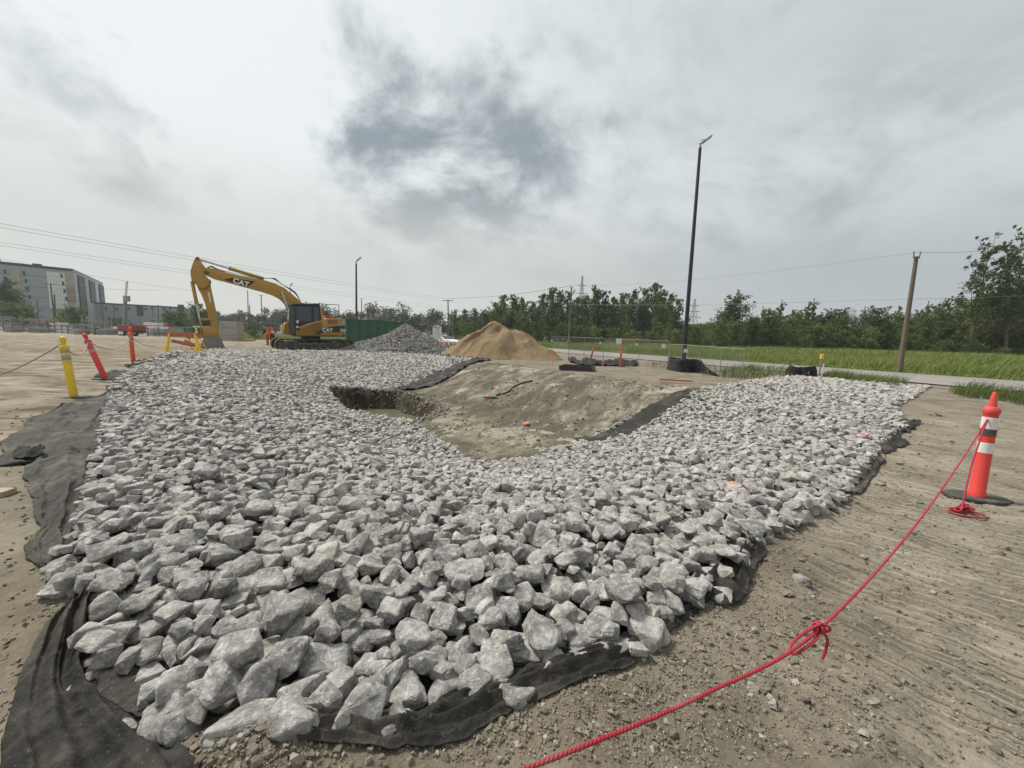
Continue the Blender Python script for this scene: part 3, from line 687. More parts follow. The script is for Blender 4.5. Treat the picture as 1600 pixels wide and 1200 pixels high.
def rot_of(s): return (Matrix.Rotation(s[6], 3, 'Z') @ Matrix.Rotation(s[7], 3, 'X') @ Matrix.Rotation(s[8], 3, 'Y'))
def joined(name, sts, protos, material, parent=None, off=(0, 0, 0)):
    Vs, Fs, Rn, base = [], [], [], 0
    for i, s in enumerate(sts):
        V, Fc = protos[(i*7+int(s[9]*97)) % len(protos)]
        R = np.array(rot_of(s)); W = (V*np.array(s[3:6])*1.10) @ R.T + np.array(s[:3]) - np.array(off)
        Vs.append(W); Fs.append(Fc+base); Rn.append(np.full(len(V), s[9])); base += len(V)
    return np_mesh(name, np.concatenate(Vs), np.concatenate(Fs), material, parent, attrs={'rnd': np.concatenate(Rn)})
def seen_size(k, s):
    d = math.sqrt(s[0]**2+s[1]**2+(s[2]-CAM_H)**2)
    i, j = int((s[0]-GX0)/GS), int((s[1]-GY0)/GS)
    if not (0 <= i < gnx and 0 <= j < gny): return 0
    vis = 1.0 if s[2]+s[5]*.55 >= HM[j, i]-.03 else .35
    return math.sqrt(s[3]*s[4])/d*vis
order = sorted(range(len(stones)), key=lambda k: -seen_size(k, stones[k]))
big = order[:296]; bigset = set(big)
HIM = []
for i, (V, Fc) in enumerate(HI):
    me = bpy.data.meshes.new('stone'); me.from_pydata(V.tolist(), [], Fc.tolist()); me.polygons.foreach_set('use_smooth', [True]*len(Fc)); me.set_sharp_from_angle(angle=math.radians(28)); me.materials.append(M['stone']); HIM.append(me)
SPECIAL = {0: 'long flat grey slab of stone at the left end beside the black fabric', 7: 'wide upright grey block half buried in loose brown soil at the near edge',
           4: 'large rounded grey block standing left of the half buried block', 8: 'pitted grey block with soil on its face right of the soil heap',
           9: 'tall pale block nearest the front, on black fabric right of the soil-dusted block', 12: 'big rounded boulder with a smooth flat face in the third row from the front',
           61: 'large round topped block above the front fabric fold in the middle of the near edge', 62: 'small upright block on the fabric just right of the large round topped block'}
med_a = float(np.median([stones[k][3] for k in big]))
FRONT = [at(*p)[:2] for p in [(330,1180),(560,1160),(790,1095),(980,1025),(1100,940)]]
def seg(pts, x, y): return min(float(pdist([pts[i], pts[i+1]], [x], [y])[0]) for i in range(len(pts)-1))
def stone_label(k, s):
    x, y, a, b, c, r = s[0], s[1], s[3], s[4], s[5], s[9]
    size = 'large' if a > med_a*1.3 else ('small' if a < med_a*.8 else 'medium')
    shape = 'long narrow' if b < a*.62 else ('flat' if c < b*.62 else ('chunky' if c > b*.78 else 'wedge-like'))
    r2 = (r*17.37) % 1; tone = 'brownish grey' if r2 > .86 else ('dark grey' if r2 < .15 or r < .25 else ('pale grey' if r > .68 else 'mid grey'))
    df = seg(FRONT, x, y); dl = float(pdist(ROCK, [x], [y])[0])
    side = 'at the left end' if x < -1.1 else ('left of the soil heap' if x < MOUND.x-.12 else ('behind the soil heap' if x < MOUND.x+.25 else ('in the middle' if x < .35 else 'at the right end')))
    if df < .17: where = 'in front row by black fabric, ' + side
    elif df < .40: where = 'in second row behind front fabric, ' + side
    elif df < .75: where = 'few rows behind front fabric, ' + side
    elif dl < .5: where = 'along the ' + ('left edge by hanging fabric' if x < 0 else 'right edge beside bare soil')
    else: where = 'well inside the stone field, ' + side
    return '%s %s %s stone %s' % (size, shape, tone, where)
for k in big:
    s = stones[k]; o = bpy.data.objects.new('stone', HIM[(k*5+3) % len(HIM)]); COL.objects.link(o)
    o.location = s[:3]; o.scale = [q*1.03 for q in s[3:6]]; o.rotation_euler = rot_of(s).to_euler()
    o['rnd'] = s[9]; tag(o, SPECIAL[k] if (k in SPECIAL and k < NTR) else stone_label(k, s), 'stone', 'stones lining the basin')
by_label = {}
for o in bpy.data.objects:
    if o.get('category') == 'stone': by_label.setdefault(o['label'], []).append(o)
for lab, os_ in by_label.items():
    os_.sort(key=lambda o: o.location.x)
    for o, w in zip(os_, {2: ('left-hand', 'right-hand'), 3: ('leftmost', 'middle', 'rightmost')}.get(len(os_), ())): o['label'] = w + ' ' + lab if len(lab.split()) < 16 else lab
rest = [s for k, s in enumerate(stones) if k not in bigset]
near_rest = [s for s in rest if math.hypot(s[0], s[1]) < 8.5]; mid_rest = [s for s in rest if math.hypot(s[0], s[1]) >= 8.5] + far_st
def merge(a, b):
    na = len(a.data.vertices)
    bm = bmesh.new(); bm.from_mesh(a.data); bm.from_mesh(b.data); bm.to_mesh(a.data); bm.free()
    bpy.data.objects.remove(b)
fs1 = joined('riprap_stones', near_rest, MID, M['stone_field']); fs2 = joined('riprap_stones', mid_rest, MIDP, M['stone_field']); merge(fs1, fs2)
tag(fs1, 'thick layer of broken grey limestone lining the basin slopes and far apron', 'stones', None, 'stuff')
print('STONES', len(stones), 'far', len(far_st), 'traced', NTR, 'uncovered', float((COVER[MASK] == 0).mean()))

# clods, gravel and soil crumbs on the bare ground
def crumbs():
    sts = []
    def put(x, y, s, zoff=.3):
        sts.append([x, y, None, s, s*random.uniform(.6, .95), s*random.uniform(.45, .8), random.uniform(0, PI), random.gauss(0, .3), random.gauss(0, .3), random.random()])
    n = 0
    while n < 11000:                      # churned strip along the right-hand and near edge
        py = random.uniform(640, 1200); px = random.uniform(560, 1600); p = at(px, py)
        if random.random() > 1.3/(1+pdist(ROCK, [p.x], [p.y])[0]*3.4): continue
        if pip(ROCK, [p.x], [p.y])[0]: continue
        if p.x-.5*(p.y-1.5) > 1.5 and random.random() < .6: continue
        d = math.hypot(p.x, p.y); put(p.x, p.y, random.uniform(.0016, .0046)*(1+2.6*random.random()**12)*(.8+.22*d)); n += 1
    for _ in range(1500):                  # soil heap at the bottom
        put(MOUND.x+random.gauss(0, .18), MOUND.y+random.gauss(0, .085), random.uniform(.002, .0065)*(1+2.2*random.random()**7))
    for _ in range(350):                 # left yard edge
        p = at(random.uniform(0, 130), random.uniform(640, 1200)); put(p.x, p.y, random.uniform(.003, .008)*(.8+.2*math.hypot(p.x, p.y)))
    bx = RNG.uniform(-6.5, 5.5, 14000); by = RNG.uniform(7, 21, 14000); ok = pip(BARE, bx, by) & (fbm(bx, by, .8, 3, 91) > -.05)
    for x, y in zip(bx[ok], by[ok]): put(x, y, random.uniform(.006, .016)*(1+3.0*random.random()**7))
    for _ in range(1500):                 # rubble on the walls of the water hole
        q = HOLE[random.randrange(len(HOLE))]; q2 = HOLE[(HOLE.index(q)+1) % len(HOLE)]; f = random.random(); put(q[0]+(q2[0]-q[0])*f+random.gauss(0, .22), q[1]+(q2[1]-q[1])*f+random.gauss(0, .22), random.uniform(.015, .06))
    a = np.array([[s[0], s[1]] for s in sts]); z = ground_z(a[:, 0], a[:, 1])
    keep = []
    for s, zz in zip(sts, z): s[2] = float(zz)+s[5]*.35; keep.append(s)
    m, t, b, o = mat('soil_crumbs'); r = t.node('ShaderNodeAttribute', attribute_name='rnd').outputs['Fac']; pos = t.node('ShaderNodeNewGeometry').outputs['Position']
    c = t.mix(r, (.125, .106, .080), (.27, .24, .19)); c = t.mix(t.ramp(r, .88, .97, 0, .8), c, (.40, .38, .345)); c = t.mix(t.math('MULTIPLY', t.noise(pos, 60, 4, .6), .5), c, (.14, .115, .085))
    t.put(b.inputs['Base Color'], c); b.inputs['Roughness'].default_value = .95; bump(t, b, t.noise(pos, 150, 4, .7), .5, .006)
    tag(joined('soil_clods', keep, MIDP, m), 'loose clods and gravel scattered on the bare soil', 'gravel', None, 'stuff')
crumbs()

# ------------------------------------------------------------------ black geotextile
def resample(pts, n):
    P = np.array([[p[0], p[1]] for p in pts], float)
    # Catmull-Rom through the points, then even spacing
    Q = []
    for i in range(len(P)-1):
        p0, p1, p2, p3 = P[max(i-1, 0)], P[i], P[i+1], P[min(i+2, len(P)-1)]
        for k in range(12):
            t = k/12; Q.append(.5*((2*p1)+(-p0+p2)*t+(2*p0-5*p1+4*p2-p3)*t*t+(-p0+3*p1-3*p2+p3)*t**3))
    Q.append(P[-1]); Q = np.array(Q); d = np.r_[0, np.cumsum(np.hypot(*np.diff(Q, axis=0).T))]
    u = np.linspace(0, d[-1], n); return np.stack([np.interp(u, d, Q[:, 0]), np.interp(u, d, Q[:, 1])], 1), d[-1]
def geotextile(label, outer, inner, material, seed, amp=.03, along=5.0, across=1.5, z0=0.0, fold=None, jag=.03, nv=28, step=.03, lift=.012, curl=.0):
    """sheet between two traced edges, draped on the ground, with folds that run along it"""
    A = [at(px, py, z0) for px, py in outer]; B = [at(px, py, z0) for px, py in inner]
    L = max(sum((A[i+1]-A[i]).length for i in range(len(A)-1)), .5); n = int(min(260, max(30, L/step)))
    a, _ = resample(A, n); b, _ = resample(B, n); u = np.linspace(0, L, n)
    w = np.linspace(0, 1, nv); U, W = np.meshgrid(u, w, indexing='ij')
    j = jag*(fbm(u, 0*u, 3.0/max(L, 1)*2, 4, seed) + .5*fbm(u, 0*u, 4, 3, seed+1)); dirv = b-a; ln = np.hypot(*dirv.T)[:, None]+1e-6; a = a + dirv/ln*j[:, None]
    P = a[:, None, :]*(1-W[..., None]) + b[:, None, :]*W[..., None]
    width = float(np.mean(ln)); S = W*width
    wx = U + .25*fbm(U, S, 1.2, 3, seed+2); wy = S + .12*fbm(U, S, 2.0, 3, seed+3)
    n1 = 1-np.abs(2*vnoise(wx*across, wy*along, seed+4)-1); n2 = 1-np.abs(2*vnoise(wx*across*1.9, wy*along*2.1, seed+5)-1); n3 = fbm(U, S, 6, 4, seed+6)
    hgt = amp*(n1**4*1.1 + .6*n2**5 + .30*n3+.1)
    if fold is not None:
        for (c0, c1, wd, hh) in fold:      # one big fold: position across at both ends, width, height
            cc = c0+(c1-c0)*(U/L) + .05*fbm(U, 0*U, .9, 3, seed+9); hgt += hh*np.exp(-((W-cc)/wd)**2)*(.75+.25*np.sin(U*2.1+seed))
    z = ground_z(P[..., 0], P[..., 1], True)
    edge = np.minimum(W, 1-W)*width; hgt = hgt*(.35+.65*sstep(0, .06, edge)) + curl*sstep(.12, 0, W*width)*np.clip(fbm(U, 0*U, 1.6, 3, seed+7), 0, 1)
    V = np.stack([P[..., 0], P[..., 1], z+lift+np.maximum(hgt, 0)], -1).reshape(-1, 3)
    # pull folds sideways a little so they lean over
    V[:, :2] += (.5*(hgt.reshape(-1)-amp*.4))[:, None]*np.repeat((dirv/ln), nv, axis=0)*.8
    i = np.arange((n-1)*(nv-1)); r, c = i//(nv-1), i % (nv-1); k = r*nv+c
    o = np_mesh('geotextile_sheet', V, np.stack([k, k+nv, k+nv+1, k+1], 1), material, smooth=True)
    md = o.modifiers.new('thickness', 'SOLIDIFY'); md.thickness = .004; md.offset = -1
    return tag(o, label, 'fabric sheet', 'black geotextile sheets around the basin')
geotextile('big swept black fabric fold curling round the lower left corner of the stones',
           [(118,940),(75,985),(40,1050),(20,1110),(4,1180),(-6,1300)], [(150,935),(142,1010),(150,1070),(205,1130),(280,1190),(330,1290)], M['fabric'], 3, .026, 7.0, 1.1, fold=[(.42,.30,.10,.085),(.72,.78,.08,.075),(.15,.10,.06,.03)], jag=.02, nv=60, step=.012)
geotextile('flat scrap of black fabric showing through a gap among the lower left stones', [(150,1095),(205,1125),(262,1150)], [(170,1040),(215,1042),(300,1062)], M['fabric_dusty'], 9, .012, 3, 2, jag=.01, lift=.02, step=.012)
geotextile('dusty grey fabric strip hanging down the left edge of the stones',
           [(40,725),(48,770),(52,815),(44,850),(42,880),(70,895)], [(150,700),(140,750),(128,790),(120,830),(118,860),(105,885)], M['fabric_dusty'], 21, .035, 5, 1.1, fold=[(.5,.6,.12,.05),(.12,.1,.07,.03)], jag=.05, nv=40, step=.02)
geotextile('wide flat dusty grey fabric sheet between the yellow post and the stones on the left',
           [(120,632),(62,652),(20,684),(2,705),(8,728),(60,722),(70,716)], [(200,605),(185,630),(175,652),(165,680),(155,700),(150,712),(150,716)], M['fabric_dusty'], 33, .035, 2.2, .8, jag=.12, nv=60, step=.04, curl=.06)
geotextile('black turned up flap of fabric at the left end of the wide dusty sheet', [(22,722),(45,722),(68,718)], [(30,709),(50,709),(72,711)], M['silt'], 35, .05, 3, 2, jag=.02, lift=.05, step=.02)
geotextile('small dark fabric edge under the leaning red post', [(148,595),(175,600),(205,606)], [(175,588),(200,590),(226,594)], M['fabric'], 37, .07, 2, 1.2, jag=.15, nv=20, step=.05)
geotextile('thin dark fabric edge beside the upright red post at the left', [(194,577),(215,575),(245,567),(290,556)], [(205,583),(230,580),(260,572),(300,560)], M['fabric'], 39, .10, 2, 1.0, jag=.2, nv=20, step=.06)
geotextile('long folded black fabric edge along the front of the stones',
           [(470,1225),(560,1212),(660,1182),(760,1142),(850,1102),(930,1068),(1000,1030),(1052,992),(1095,952),(1128,925)], [(440,1150),(540,1140),(640,1105),(780,1070),(830,1035),(930,1015),(1000,985),(1045,950),(1090,905),(1110,890)], M['fabric'], 51, .024, 13.0, 1.2, fold=[(.30,.28,.07,.035),(.12,.12,.05,.028),(.52,.5,.07,.03)], jag=.035, nv=60, step=.014)
geotextile('crumpled black fabric corner wrapped round the brown stone at the right of the front edge',
           [(1100,938),(1140,955),(1172,925),(1182,885),(1195,862)], [(1085,905),(1110,900),(1130,880),(1150,860),(1170,845)], M['fabric'], 57, .055, 4, 3, jag=.05, nv=30, step=.015, curl=.03)
geotextile('black fabric strip lying on the soil along the right edge of the stones',
           [(1295,778),(1320,782),(1345,770),(1365,745),(1385,722)], [(1285,768),(1305,762),(1330,748),(1348,728),(1370,705)], M['fabric_dusty'], 63, .03, 4, 1.5, jag=.06, nv=24, step=.03, curl=.03)
geotextile('crumpled black fabric tongue sticking out on the right below the apron of stones',
           [(1382,712),(1400,706),(1420,697),(1408,686),(1425,675),(1442,664)], [(1368,700),(1378,690),(1385,682),(1390,674),(1405,668),(1425,660)], M['fabric'], 67, .055, 3, 1.6, jag=.12, nv=24, step=.03, curl=.02)
def slope_sheet(label, outer, inner, seed, amp, group=True):
    A = [at(px, py, z) for px, py, z in outer]; B = [at(px, py, z) for px, py, z in inner]; n, nv = 90, 26
    a, L = resample(A, n); b, _ = resample(B, n); u = np.linspace(0, L, n); U, W = np.meshgrid(u, np.linspace(0, 1, nv), indexing='ij')
    a = a + .08*np.stack([fbm(u, 0*u, 1.3, 3, seed), fbm(u, 0*u, 1.3, 3, seed+1)], 1)
    P = a[:, None]*(1-W[..., None])+b[:, None]*W[..., None]
    r = 1-np.abs(2*vnoise(U*3+.6*fbm(U, W, 2, 2, seed), W*1.2, seed+2)-1); V = np.stack([P[..., 0], P[..., 1], ground_z(P[..., 0], P[..., 1])+.03+amp*r**2], -1).reshape(-1, 3)
    i = np.arange((n-1)*(nv-1)); q, c = i//(nv-1), i % (nv-1); k = q*nv+c
    o = np_mesh('geotextile_sheet', V, np.stack([k, k+nv, k+nv+1, k+1], 1), M['fabric'], smooth=True); md = o.modifiers.new('thickness', 'SOLIDIFY'); md.thickness = .006
    tag(o, label, 'fabric sheet', 'black geotextile sheets around the basin')
slope_sheet('shiny black fabric strip running down the bare slope at the right of the basin floor', [(898,686,-1.0),(950,668,-.72),(1000,646,-.5),(1040,626,-.22),(1075,611,0),(1090,609,0)], [(938,706,-1.0),(992,687,-.75),(1038,656,-.5),(1070,633,-.22),(1094,616,0),(1104,611,0)], 71, .05)
slope_sheet('narrow black fabric edge running down the far left side of the bare slope', [(628,611,-1.0),(660,598,-.66),(690,586,-.38),(725,570,-.04),(768,564,0)], [(618,605,-1.0),(650,590,-.66),(680,578,-.38),(712,562,0),(760,560,0)], 75, .10)
geotextile('dark frayed fabric edge at the far rim of the basin left of the sand heap', [(520,553),(580,554),(640,556),(690,559),(725,563),(745,566)], [(520,550),(580,550),(640,552),(690,554),(722,558),(748,562)], M['fabric'], 79, .14, 1, .8, jag=.2, nv=14, step=.12)
geotextile('crumpled black fabric on the ground among the stakes behind the basin', [(890,567),(915,572),(945,573),(975,573),(996,573)], [(888,563),(915,567),(945,567),(975,567),(994,568)], M['silt'], 83, .22, 1, 1.2, jag=.3, nv=16, step=.1, curl=.1)

# ------------------------------------------------------------------ rope and delineator posts
def spline3(pts, n):
    P = [Vector(p) for p in pts]; out = []
    for i in range(len(P)-1):
        p0, p1, p2, p3 = P[max(i-1, 0)], P[i], P[i+1], P[min(i+2, len(P)-1)]
        for k in range(n):
            t = k/n; out.append(.5*((2*p1)+(p2-p0)*t+(2*p0-5*p1+4*p2-p3)*t*t+(3*p1-p0-3*p2+p3)*t**3))
    out.append(P[-1]); return out
def twisted(mb, path, R, pitch=.036, step=.006):
    """three-strand laid rope along a path"""
    d = [0]
    for i in range(1, len(path)): d.append(d[-1]+(path[i]-path[i-1]).length)
    arr = np.array([p[:] for p in path]); n = max(8, int(d[-1]/step)); u = np.linspace(0, d[-1], n)
    Q = [Vector((np.interp(q, d, arr[:, 0]), np.interp(q, d, arr[:, 1]), np.interp(q, d, arr[:, 2]))) for q in u]
    frames = []; up = Vector((0, 0, 1))
    for i, p in enumerate(Q):
        t = (Q[min(i+1, n-1)]-Q[max(i-1, 0)]).normalized()
        if abs(t.dot(up)) > .98: up = Vector((1, 0, 0))
        a = t.cross(up).normalized(); b = a.cross(t).normalized(); up = b; frames.append((p, a, b))
    for s in range(3):
        pts = [p + (a*math.cos(2*PI*(q/pitch+s/3))+b*math.sin(2*PI*(q/pitch+s/3)))*R*.5 for (p, a, b), q in zip(frames, u)]
        mb.tube(pts, R*.56, 6)
def post(name, label, kind, base, lean=(0, 0), rz=0.0, plate_rz=0.0):
    """tubular channeliser post on a flat rubber base; built upright at the origin"""
    t = thing(name, label, 'delineator post', base, rz, 'delineator posts round the work area')
    body, cap, bands, extra = kind
    plate = MB(); n = 8
    pl = [(.25*math.cos(2*PI*(k+.5)/n), .155*math.sin(2*PI*(k+.5)/n)) for k in range(n)]
    plate.prism(pl, lambda u, v, w: Vector((u, v, w)), 0, .032); plate.build('base', M['rubber'], t, world=False, bevel=.008).rotation_euler = (0, 0, plate_rz)
    tilt = Euler((lean[1], lean[0], 0)); 
    def put(o): o.rotation_euler = tilt; return o
    if body == 'tube':
        put(MB().lathe([(.060,.03),(.060,.06),(.052,.075),(.050,.62),(.047,.80),(.050,.805),(.056,.83),(.054,.85),(.044,.868),(.029,.875),(.026,.90),(.018,.985),(.011,1.005),(.003,1.01)], 24).build('tube', M[cap], t, world=False, smooth=True))
        for z0, z1, m, r in bands: put(MB().lathe([(r, z0), (r, z1)], 24).build('reflective_band', M[m], t, world=False, smooth=True))
        put(MB().box((.058, 0, .842), (.03, .05, .05), bev=.008).build('rope_hook', M[cap], t, world=False))
    else:
        h = extra
        put(MB().box((0, 0, h*.42), (.105, .075, h*.82), bev=.02).build('tube', M[cap], t, world=False, smooth=True))
        put(MB().lathe([(.062, h*.80), (.066, h*.84), (.03, h*.86), (.032, h*.90), (.046, h*.925), (.044, h*.965), (.026, h*.99), (.008, h)], 18).build('grip_cap', M[cap], t, world=False, smooth=True))
        for z0, z1, m, r in bands: put(MB().box((0, 0, (z0+z1)/2*h), (.109, .079, (z1-z0)*h), bev=.018).build('reflective_band', M[m], t, world=False, smooth=True))
        for z0 in extra_rings.get(cap, ()): put(MB().box((0, 0, z0*h), (.122, .090, .02), bev=.008).build('collar', M[cap], t, world=False))
    return t
M['dark_band'] = simple('worn_dark_band', (.055, .052, .05), .6, var=.3, scale=20, grime=DUST, grime_amt=.3)
extra_rings = {'dyellow': (.70, .585, .79)}
pr = at(1525, 779); pr.z = gz(pr.x, pr.y)
post('delineator_post', 'red-orange post with two white bands on a rubber base at the right', ('tube', 'red_orange', [(.672,.777,'band',.0515),(.605,.668,'dark_band',.0522),(.448,.544,'band',.0530)], 0), pr, rz=.3, plate_rz=-.55)
SQ = [(.60,.69,'band_grey',0),(.72,.785,'band_grey',0)]
pb = atg(116, 622); post('delineator_post', 'yellow post with two grey bands at the left of the fabric', ('sq', 'dyellow', SQ, 1.12), pb, lean=(-.10, -.03), rz=.2, plate_rz=.2)
pb2 = atg(165, 593); post('delineator_post', 'red-orange post leaning far to the left beside the yellow one', ('sq', 'red_orange', [(.58,.66,'band_grey',0),(.76,.85,'band_grey',0)], 1.16), pb2, lean=(-.33, 0), rz=.1, plate_rz=.3)
pb3 = atg(209, 570); post('delineator_post', 'upright red-orange post farthest back of the left hand row', ('sq', 'orange', [(.60,.66,'band_grey',0),(.72,.80,'band_grey',0)], 1.22), pb3, lean=(-.02, 0), rz=.0, plate_rz=.1)
pb4 = atg(310, 551); post('delineator_post', 'yellow post standing beside the excavator bucket', ('sq', 'dyellow', SQ, 1.3), pb4, lean=(-.03, 0), plate_rz=.4)
pb5 = atg(969, 573); post('delineator_post', 'red-orange post standing in the crumpled black fabric behind the basin', ('sq', 'orange', [(.6,.68,'band_grey',0),(.74,.82,'band_grey',0)], 1.22), pb5)
pb6 = atg(921, 567); post('delineator_post', 'pale red post leaning to the right behind the black tray', ('sq', 'red_orange', [(.6,.68,'band_grey',0),(.74,.86,'band_grey',0)], 1.05), pb6, lean=(.22, 0))

hook = pr + Vector((-.05, -.02, .76))
def ropes():
    k = at(1280, 983, .36); e = at(795, 1212, .50); e2 = e + (e-k)*.9 + Vector((0, 0, .1))
    main = spline3([hook, hook.lerp(k, .30)-Vector((0, 0, .085)), hook.lerp(k, .66)-Vector((0, 0, .115)), k, k.lerp(e, .5)-Vector((0, 0, .035)), e, e2], 26)
    root = thing('red_rope', 'red twisted rope strung low across the right foreground with a knot in it', 'rope', (k.x, k.y, 0))
    mb = MB(); twisted(mb, main, .0054); mb.build('rope', M['rope'], root, smooth=True, sharp=60)
    # the knot: wraps round the line, a doubled bight lying back along it and a loose tail
    kb = MB(); d = (main[3*26+1]-main[3*26-1]).normalized(); a = d.cross(Vector((0, 0, 1))).normalized(); b = a.cross(d).normalized()
    wrap = [k + d*(.011*(q/12)-.022) + (a*math.cos(q*.55)+b*math.sin(q*.55))*(.013+.003*math.sin(q)) for q in range(36)]
    twisted(kb, wrap, .0052, step=.008)
    big = [k + d*(-.02+.02*math.cos(q*.5)) + (a*math.cos(q*.42+1)+b*math.sin(q*.42+1))*.020 for q in range(16)]; twisted(kb, big, .0052, step=.008)
    bight = spline3([k+b*.02, k+d*.09+a*.018+b*.005, k+d*.165+a*.022-b*.012, k+d*.185+a*.005-b*.02, k+d*.15-a*.006-b*.012, k+d*.06-a*.01-b*.01, k-b*.01], 10); twisted(kb, bight, .0052, step=.008)
    tail = spline3([k, k-d*.02-a*.02-b*.03, k-d*.012-a*.022-b*.075, k-d*.004-a*.018-b*.105], 8); twisted(kb, tail, .0052, step=.008)
    kb.build('knot', M['rope'], root, smooth=True, sharp=60)
    # second length: down from the post to a tangle on the ground
    c = atg(1500, 800); tr = thing('rope_tangle', 'loose tangle of red rope on the soil beside the right post', 'rope', c)
    tb = MB(); twisted(tb, spline3([hook, hook.lerp(c, .5)+Vector((-.02, 0, 0)), c+Vector((.01, 0, .05)), c+Vector((0, 0, .02))], 20), .007)
    rr = random.Random(4); pts = [c+Vector((0, 0, .03))]
    for q in range(26): pts.append(c + Vector((rr.uniform(-.085, .085), rr.uniform(-.055, .055), rr.uniform(.012, .07)*(1 if q < 18 else .4))))
    twisted(tb, spline3(pts, 8), .007)
    twisted(tb, spline3([c+Vector((-.03, 0, .02)), c+Vector((-.13, -.02, .015)), c+Vector((-.10, -.10, .012)), c+Vector((.04, -.13, .012)), c+Vector((.10, -.09, .012)), c+Vector((.02, -.03, .03))], 10), .007)
    twisted(tb, spline3([c+Vector((.02, 0, .04)), c+Vector((.09, .03, .05)), c+Vector((.12, .06, .02))], 8), .007)
    tb.build('rope', M['rope'], tr, smooth=True, sharp=60)
    # dusty cord along the left-hand posts
    def top(p, px, py): return Vector(p)+Vector((0, 0, 0))
    tp = [at_p(98, 536, pb.y), at_p(138, 533, pb2.y), at_p(205, 526, pb3.y)]
    endg = at_p(243, 540, pb3.y+1.5); off = atg(-60, 612); off.z += .1
    mb = MB()
    def sag(p, q, s): return [p.lerp(q, i/14)-Vector((0, 0, s*4*(i/14)*(1-i/14))) for i in range(15)]
    for p, q, s in ((off, tp[0], .10), (tp[0], tp[1], .28), (tp[1], tp[2], .30), (tp[2], endg, .12)): mb.tube(sag(p, q, s), .011, 6)
    tag(mb.build('barrier_cord', M['old_rope'], smooth=True), 'thin dusty cord sagging between the posts at the left', 'rope')
ropes()

